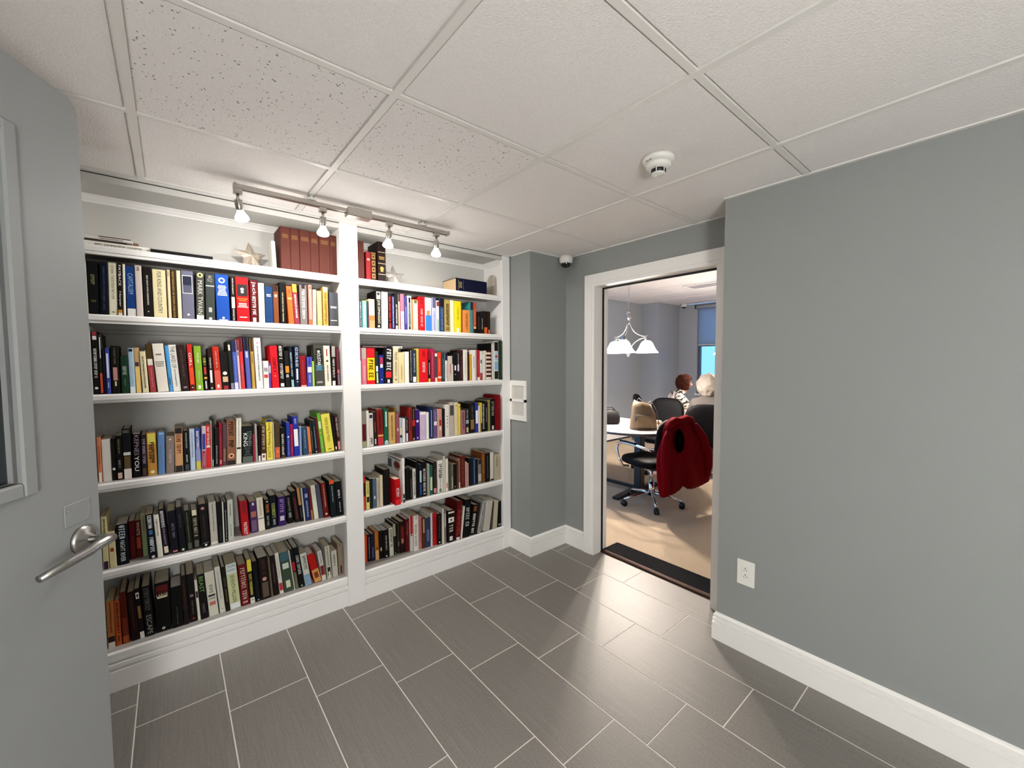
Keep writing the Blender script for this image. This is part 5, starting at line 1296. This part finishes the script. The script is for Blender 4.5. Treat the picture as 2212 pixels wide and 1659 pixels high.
MB().loft([rr(.11,.06,0), rr(.125,.072,.03,.02), rr(.125,.07,.09,.03,ph=1), rr(.105,.055,.14,.04,ph=2), rr(.06,.03,.17,.04), rr(.01,.01,.178)]).build('body', M_LEATHER, pu)
MB().tube([(-.07,0,.15),(-.04,-.01,.20),(.03,-.01,.205),(.08,0,.15),(.10,-.01,.09)], .006, 6).build('handle', M_LEATHER, pu)
tb = thing('small_box', 'small tan and grey box beside the handbag on the table', 'box', (4.39, 2.66, .742), CA)
MB().cbox(-.06, .06, -.04, .04, 0, .055, c=.003).build('box_body', mat('box_tan','9a8a70',.6), tb); MB().box(-.061, .061, -.041, .041, .02, .032).build('box_band', mat('box_grey','5a5850',.6), tb)
wb = thing('white_box', 'white open box on the round table by the seated people', 'box', (5.70, 2.98, .742), CA)
MB().box(-.075, .075, -.05, .05, 0, .045).build('box_body', mat('paper_white','f0ece4',.6), wb); MB().box(-.07, .07, -.045, .045, .045, .05).build('paper_sheet', mat('paper_white2','e0d8c8',.6), wb)

# ------------------------------------------------------------------ seated people
def person(label, loc, rz, J, R, E_, region, mats, headc, hair):
    """body grown from joints J (local; front = +y) with a Skin modifier, one continuous mesh"""
    root = thing('person', label, 'person', loc, rz)
    names = list(J); me = bpy.data.meshes.new('body'); me.from_pydata([J[n] for n in names], [(names.index(a), names.index(b)) for a, b in E_], [])
    ob = bpy.data.objects.new('body', me); COL.objects.link(ob)
    md = ob.modifiers.new('Skin', 'SKIN'); md.use_smooth_shade = True
    for i, n in enumerate(names):
        r = R[n]; me.skin_vertices[0].data[i].radius = r if isinstance(r, tuple) else (r, r)
        me.skin_vertices[0].data[i].use_root = (n == 'pelvis')
    ob.modifiers.new('Sub', 'SUBSURF').levels = 2
    dg = bpy.context.evaluated_depsgraph_get(); m2 = bpy.data.meshes.new_from_object(ob.evaluated_get(dg)); m2.name = 'body'
    bpy.data.objects.remove(ob, do_unlink=True)
    m2.materials.clear()
    for m in mats: m2.materials.append(m)
    keys = [(Vector(J[n]), region.get(n, 0)) for n in names]
    for a, b in E_:
        for t in (.33, .66): keys.append((Vector(J[a]).lerp(Vector(J[b]), t), region.get(a if t < .5 else b, 0)))
    for p in m2.polygons:
        p.use_smooth = True; p.material_index = min(keys, key=lambda k: (k[0]-p.center).length)[1]
    o = bpy.data.objects.new('body', m2); COL.objects.link(o); o.parent = root
    # face
    hc = Vector(headc)
    sk = mats[0]
    MB().loft([[hc+Vector((x*.5,.088-.004,z)) for x, z in ((-.012,-.028),(.012,-.028),(.006,.02),(-.006,.02))], [hc+Vector((x,.112 if z < 0 else .094,z)) for x, z in ((-.012,-.026),(.012,-.026),(.004,.022),(-.004,.022))]]).build('nose', sk, o)
    for s in (-1, 1):
        MB().ico(hc+Vector((s*.033,.082,.012)), .011, 1, sc=(1.2,.6,.7)).build('eye', mat('eye_dark','2a1c18',.3), o)
        MB().ico(hc+Vector((s*.082,.0,-.005)), .026, 2, sc=(.4,.7,1.1)).build('ear', sk, o)
    MB().ico(hc+Vector((0,.084,-.055)), .022, 2, sc=(1.1,.45,.35)).build('mouth', mat('lips','a8564e',.4), o)
    h = MB(); bm = bmesh.new(); bmesh.ops.create_icosphere(bm, subdivisions=4, radius=1)
    for v in bm.verts:
        d = v.co.copy(); r = hair['r'] + hair['curl']*noise.noise(d*hair['freq'])
        q = Vector((d.x*r*.94, d.y*r*1.08-.012, d.z*r*1.08+.018))
        if d.y > hair['front'] and d.z < hair['line']: q *= .5           # keep the face clear
        if d.z < -.35: q.z = max(q.z, hair['drop'])
        v.co = hc + q
    h.add([v.co for v in bm.verts], [tuple(v.index for v in f.verts) for f in bm.faces], 0, True); bm.free()
    h.build('hair', hair['mat'], o)
    return root
BODY_E = [('pelvis','belly'),('belly','chest'),('chest','neck'),('neck','jaw'),('jaw','head'),('head','crown'),
  ('chest','shl'),('shl','ell'),('ell','wrl'),('wrl','hal'),('chest','shr'),('shr','elr'),('elr','wrr'),('wrr','har'),
  ('pelvis','hil'),('hil','knl'),('knl','anl'),('anl','tol'),('pelvis','hir'),('hir','knr'),('knr','anr'),('anr','tor')]
for _h in 'lr':
    for k in range(4): BODY_E.append(('ha'+_h, 'f%d%s' % (k, _h)))
def joints(lean, hands_y, table_z):
    J = {'pelvis':(0,0,.56),'belly':(0,.02+lean*.35,.72),'chest':(0,.02+lean*.75,.93),'neck':(0,.03+lean*1.05,1.06),'jaw':(0,.055+lean*1.2,1.115),'head':(0,.065+lean*1.25,1.185),'crown':(0,.055+lean*1.28,1.255)}
    for h, s in (('l',-1),('r',1)):
        J['sh'+h] = (s*.165, .01+lean*.85, .985); J['el'+h] = (s*.225, .13+lean*.9, .80); J['wr'+h] = (s*.13, hands_y-.09, table_z+.095); J['ha'+h] = (s*.10, hands_y-.01, table_z+.09)
        for k in range(4): J['f%d%s' % (k,h)] = (s*(.125-.022*k), hands_y+.075-.006*abs(k-1.5)*2, table_z+.076)
        J['hi'+h] = (s*.10, .06, .55); J['kn'+h] = (s*.13, .44, .53); J['an'+h] = (s*.13, .42, .15); J['to'+h] = (s*.14, .56, .085)
    return J
RAD = {'pelvis':(.155,.13),'belly':(.145,.115),'chest':(.155,.115),'neck':.052,'jaw':(.062,.066),'head':(.078,.09),'crown':(.05,.056)}
for h in 'lr':
    RAD.update({'sh'+h:.062,'el'+h:.046,'wr'+h:.030,'ha'+h:(.036,.018),'hi'+h:.088,'kn'+h:.062,'an'+h:.042,'to'+h:.036})
    for k in range(4): RAD['f%d%s' % (k,h)] = .0085
REG = {n:1 for n in ('neck','pelvis','belly','chest','shl','shr','ell','elr')}; REG.update({n:2 for n in ('hil','hir','knl','knr','anl','anr')}); REG.update({'tol':3,'tor':3})
M_SKIN = mat('skin', 'd39a80', .5, vary=(20,.05))
def print_top():
    m = bpy.data.materials.new('patterned_blouse'); m.use_nodes = True; nt = m.node_tree; b = nt.nodes['Principled BSDF']; b.inputs['Roughness'].default_value = .8
    tc = nt.nodes.new('ShaderNodeTexCoord'); n = nt.nodes.new('ShaderNodeTexNoise'); n.inputs['Scale'].default_value = 22; n.inputs['Detail'].default_value = 1
    nt.links.new(tc.outputs['Object'], n.inputs['Vector']); r = nt.nodes.new('ShaderNodeValToRGB'); r.color_ramp.interpolation = 'CONSTANT'
    r.color_ramp.elements[0].color = (*hexc('2a2522'),1); r.color_ramp.elements[1].position = .47; r.color_ramp.elements[1].color = (*hexc('e0d2c4'),1)
    nt.links.new(n.outputs['Fac'], r.inputs['Fac']); nt.links.new(r.outputs['Color'], b.inputs['Base Color']); return m
M_TROU = mat('dark_trousers', '1c1c22', .8); M_SHOE = mat('dark_shoe', '0c0c0c', .5)
J1 = joints(.16, .52, .742)
person('person with bobbed brown hair in a patterned blouse seated at the round table', (5.76, 3.30, -.03), radians(-128), J1, RAD, BODY_E, REG, [M_SKIN, print_top(), M_TROU, M_SHOE], J1['head'],
       {'r':.120,'curl':.016,'freq':3.5,'line':.42,'front':.34,'drop':-.135,'mat':mat('hair_brown','33160c',.85,spec=.1,bump=(40,.6))})
J2 = joints(.05, .42, .742)
person('white-haired person in a grey top seated with back to the doorway', (5.36, 2.50, -.03), radians(-62), J2, RAD, BODY_E, REG, [M_SKIN, mat('grey_top','5f5a56',.85,bump=(60,.4)), M_TROU, M_SHOE], J2['head'],
       {'r':.146,'curl':.028,'freq':3.2,'line':.15,'front':.2,'drop':-.13,'mat':mat('hair_white','b5aa9c',.8,bump=(45,1.0),vary=(25,.10))})
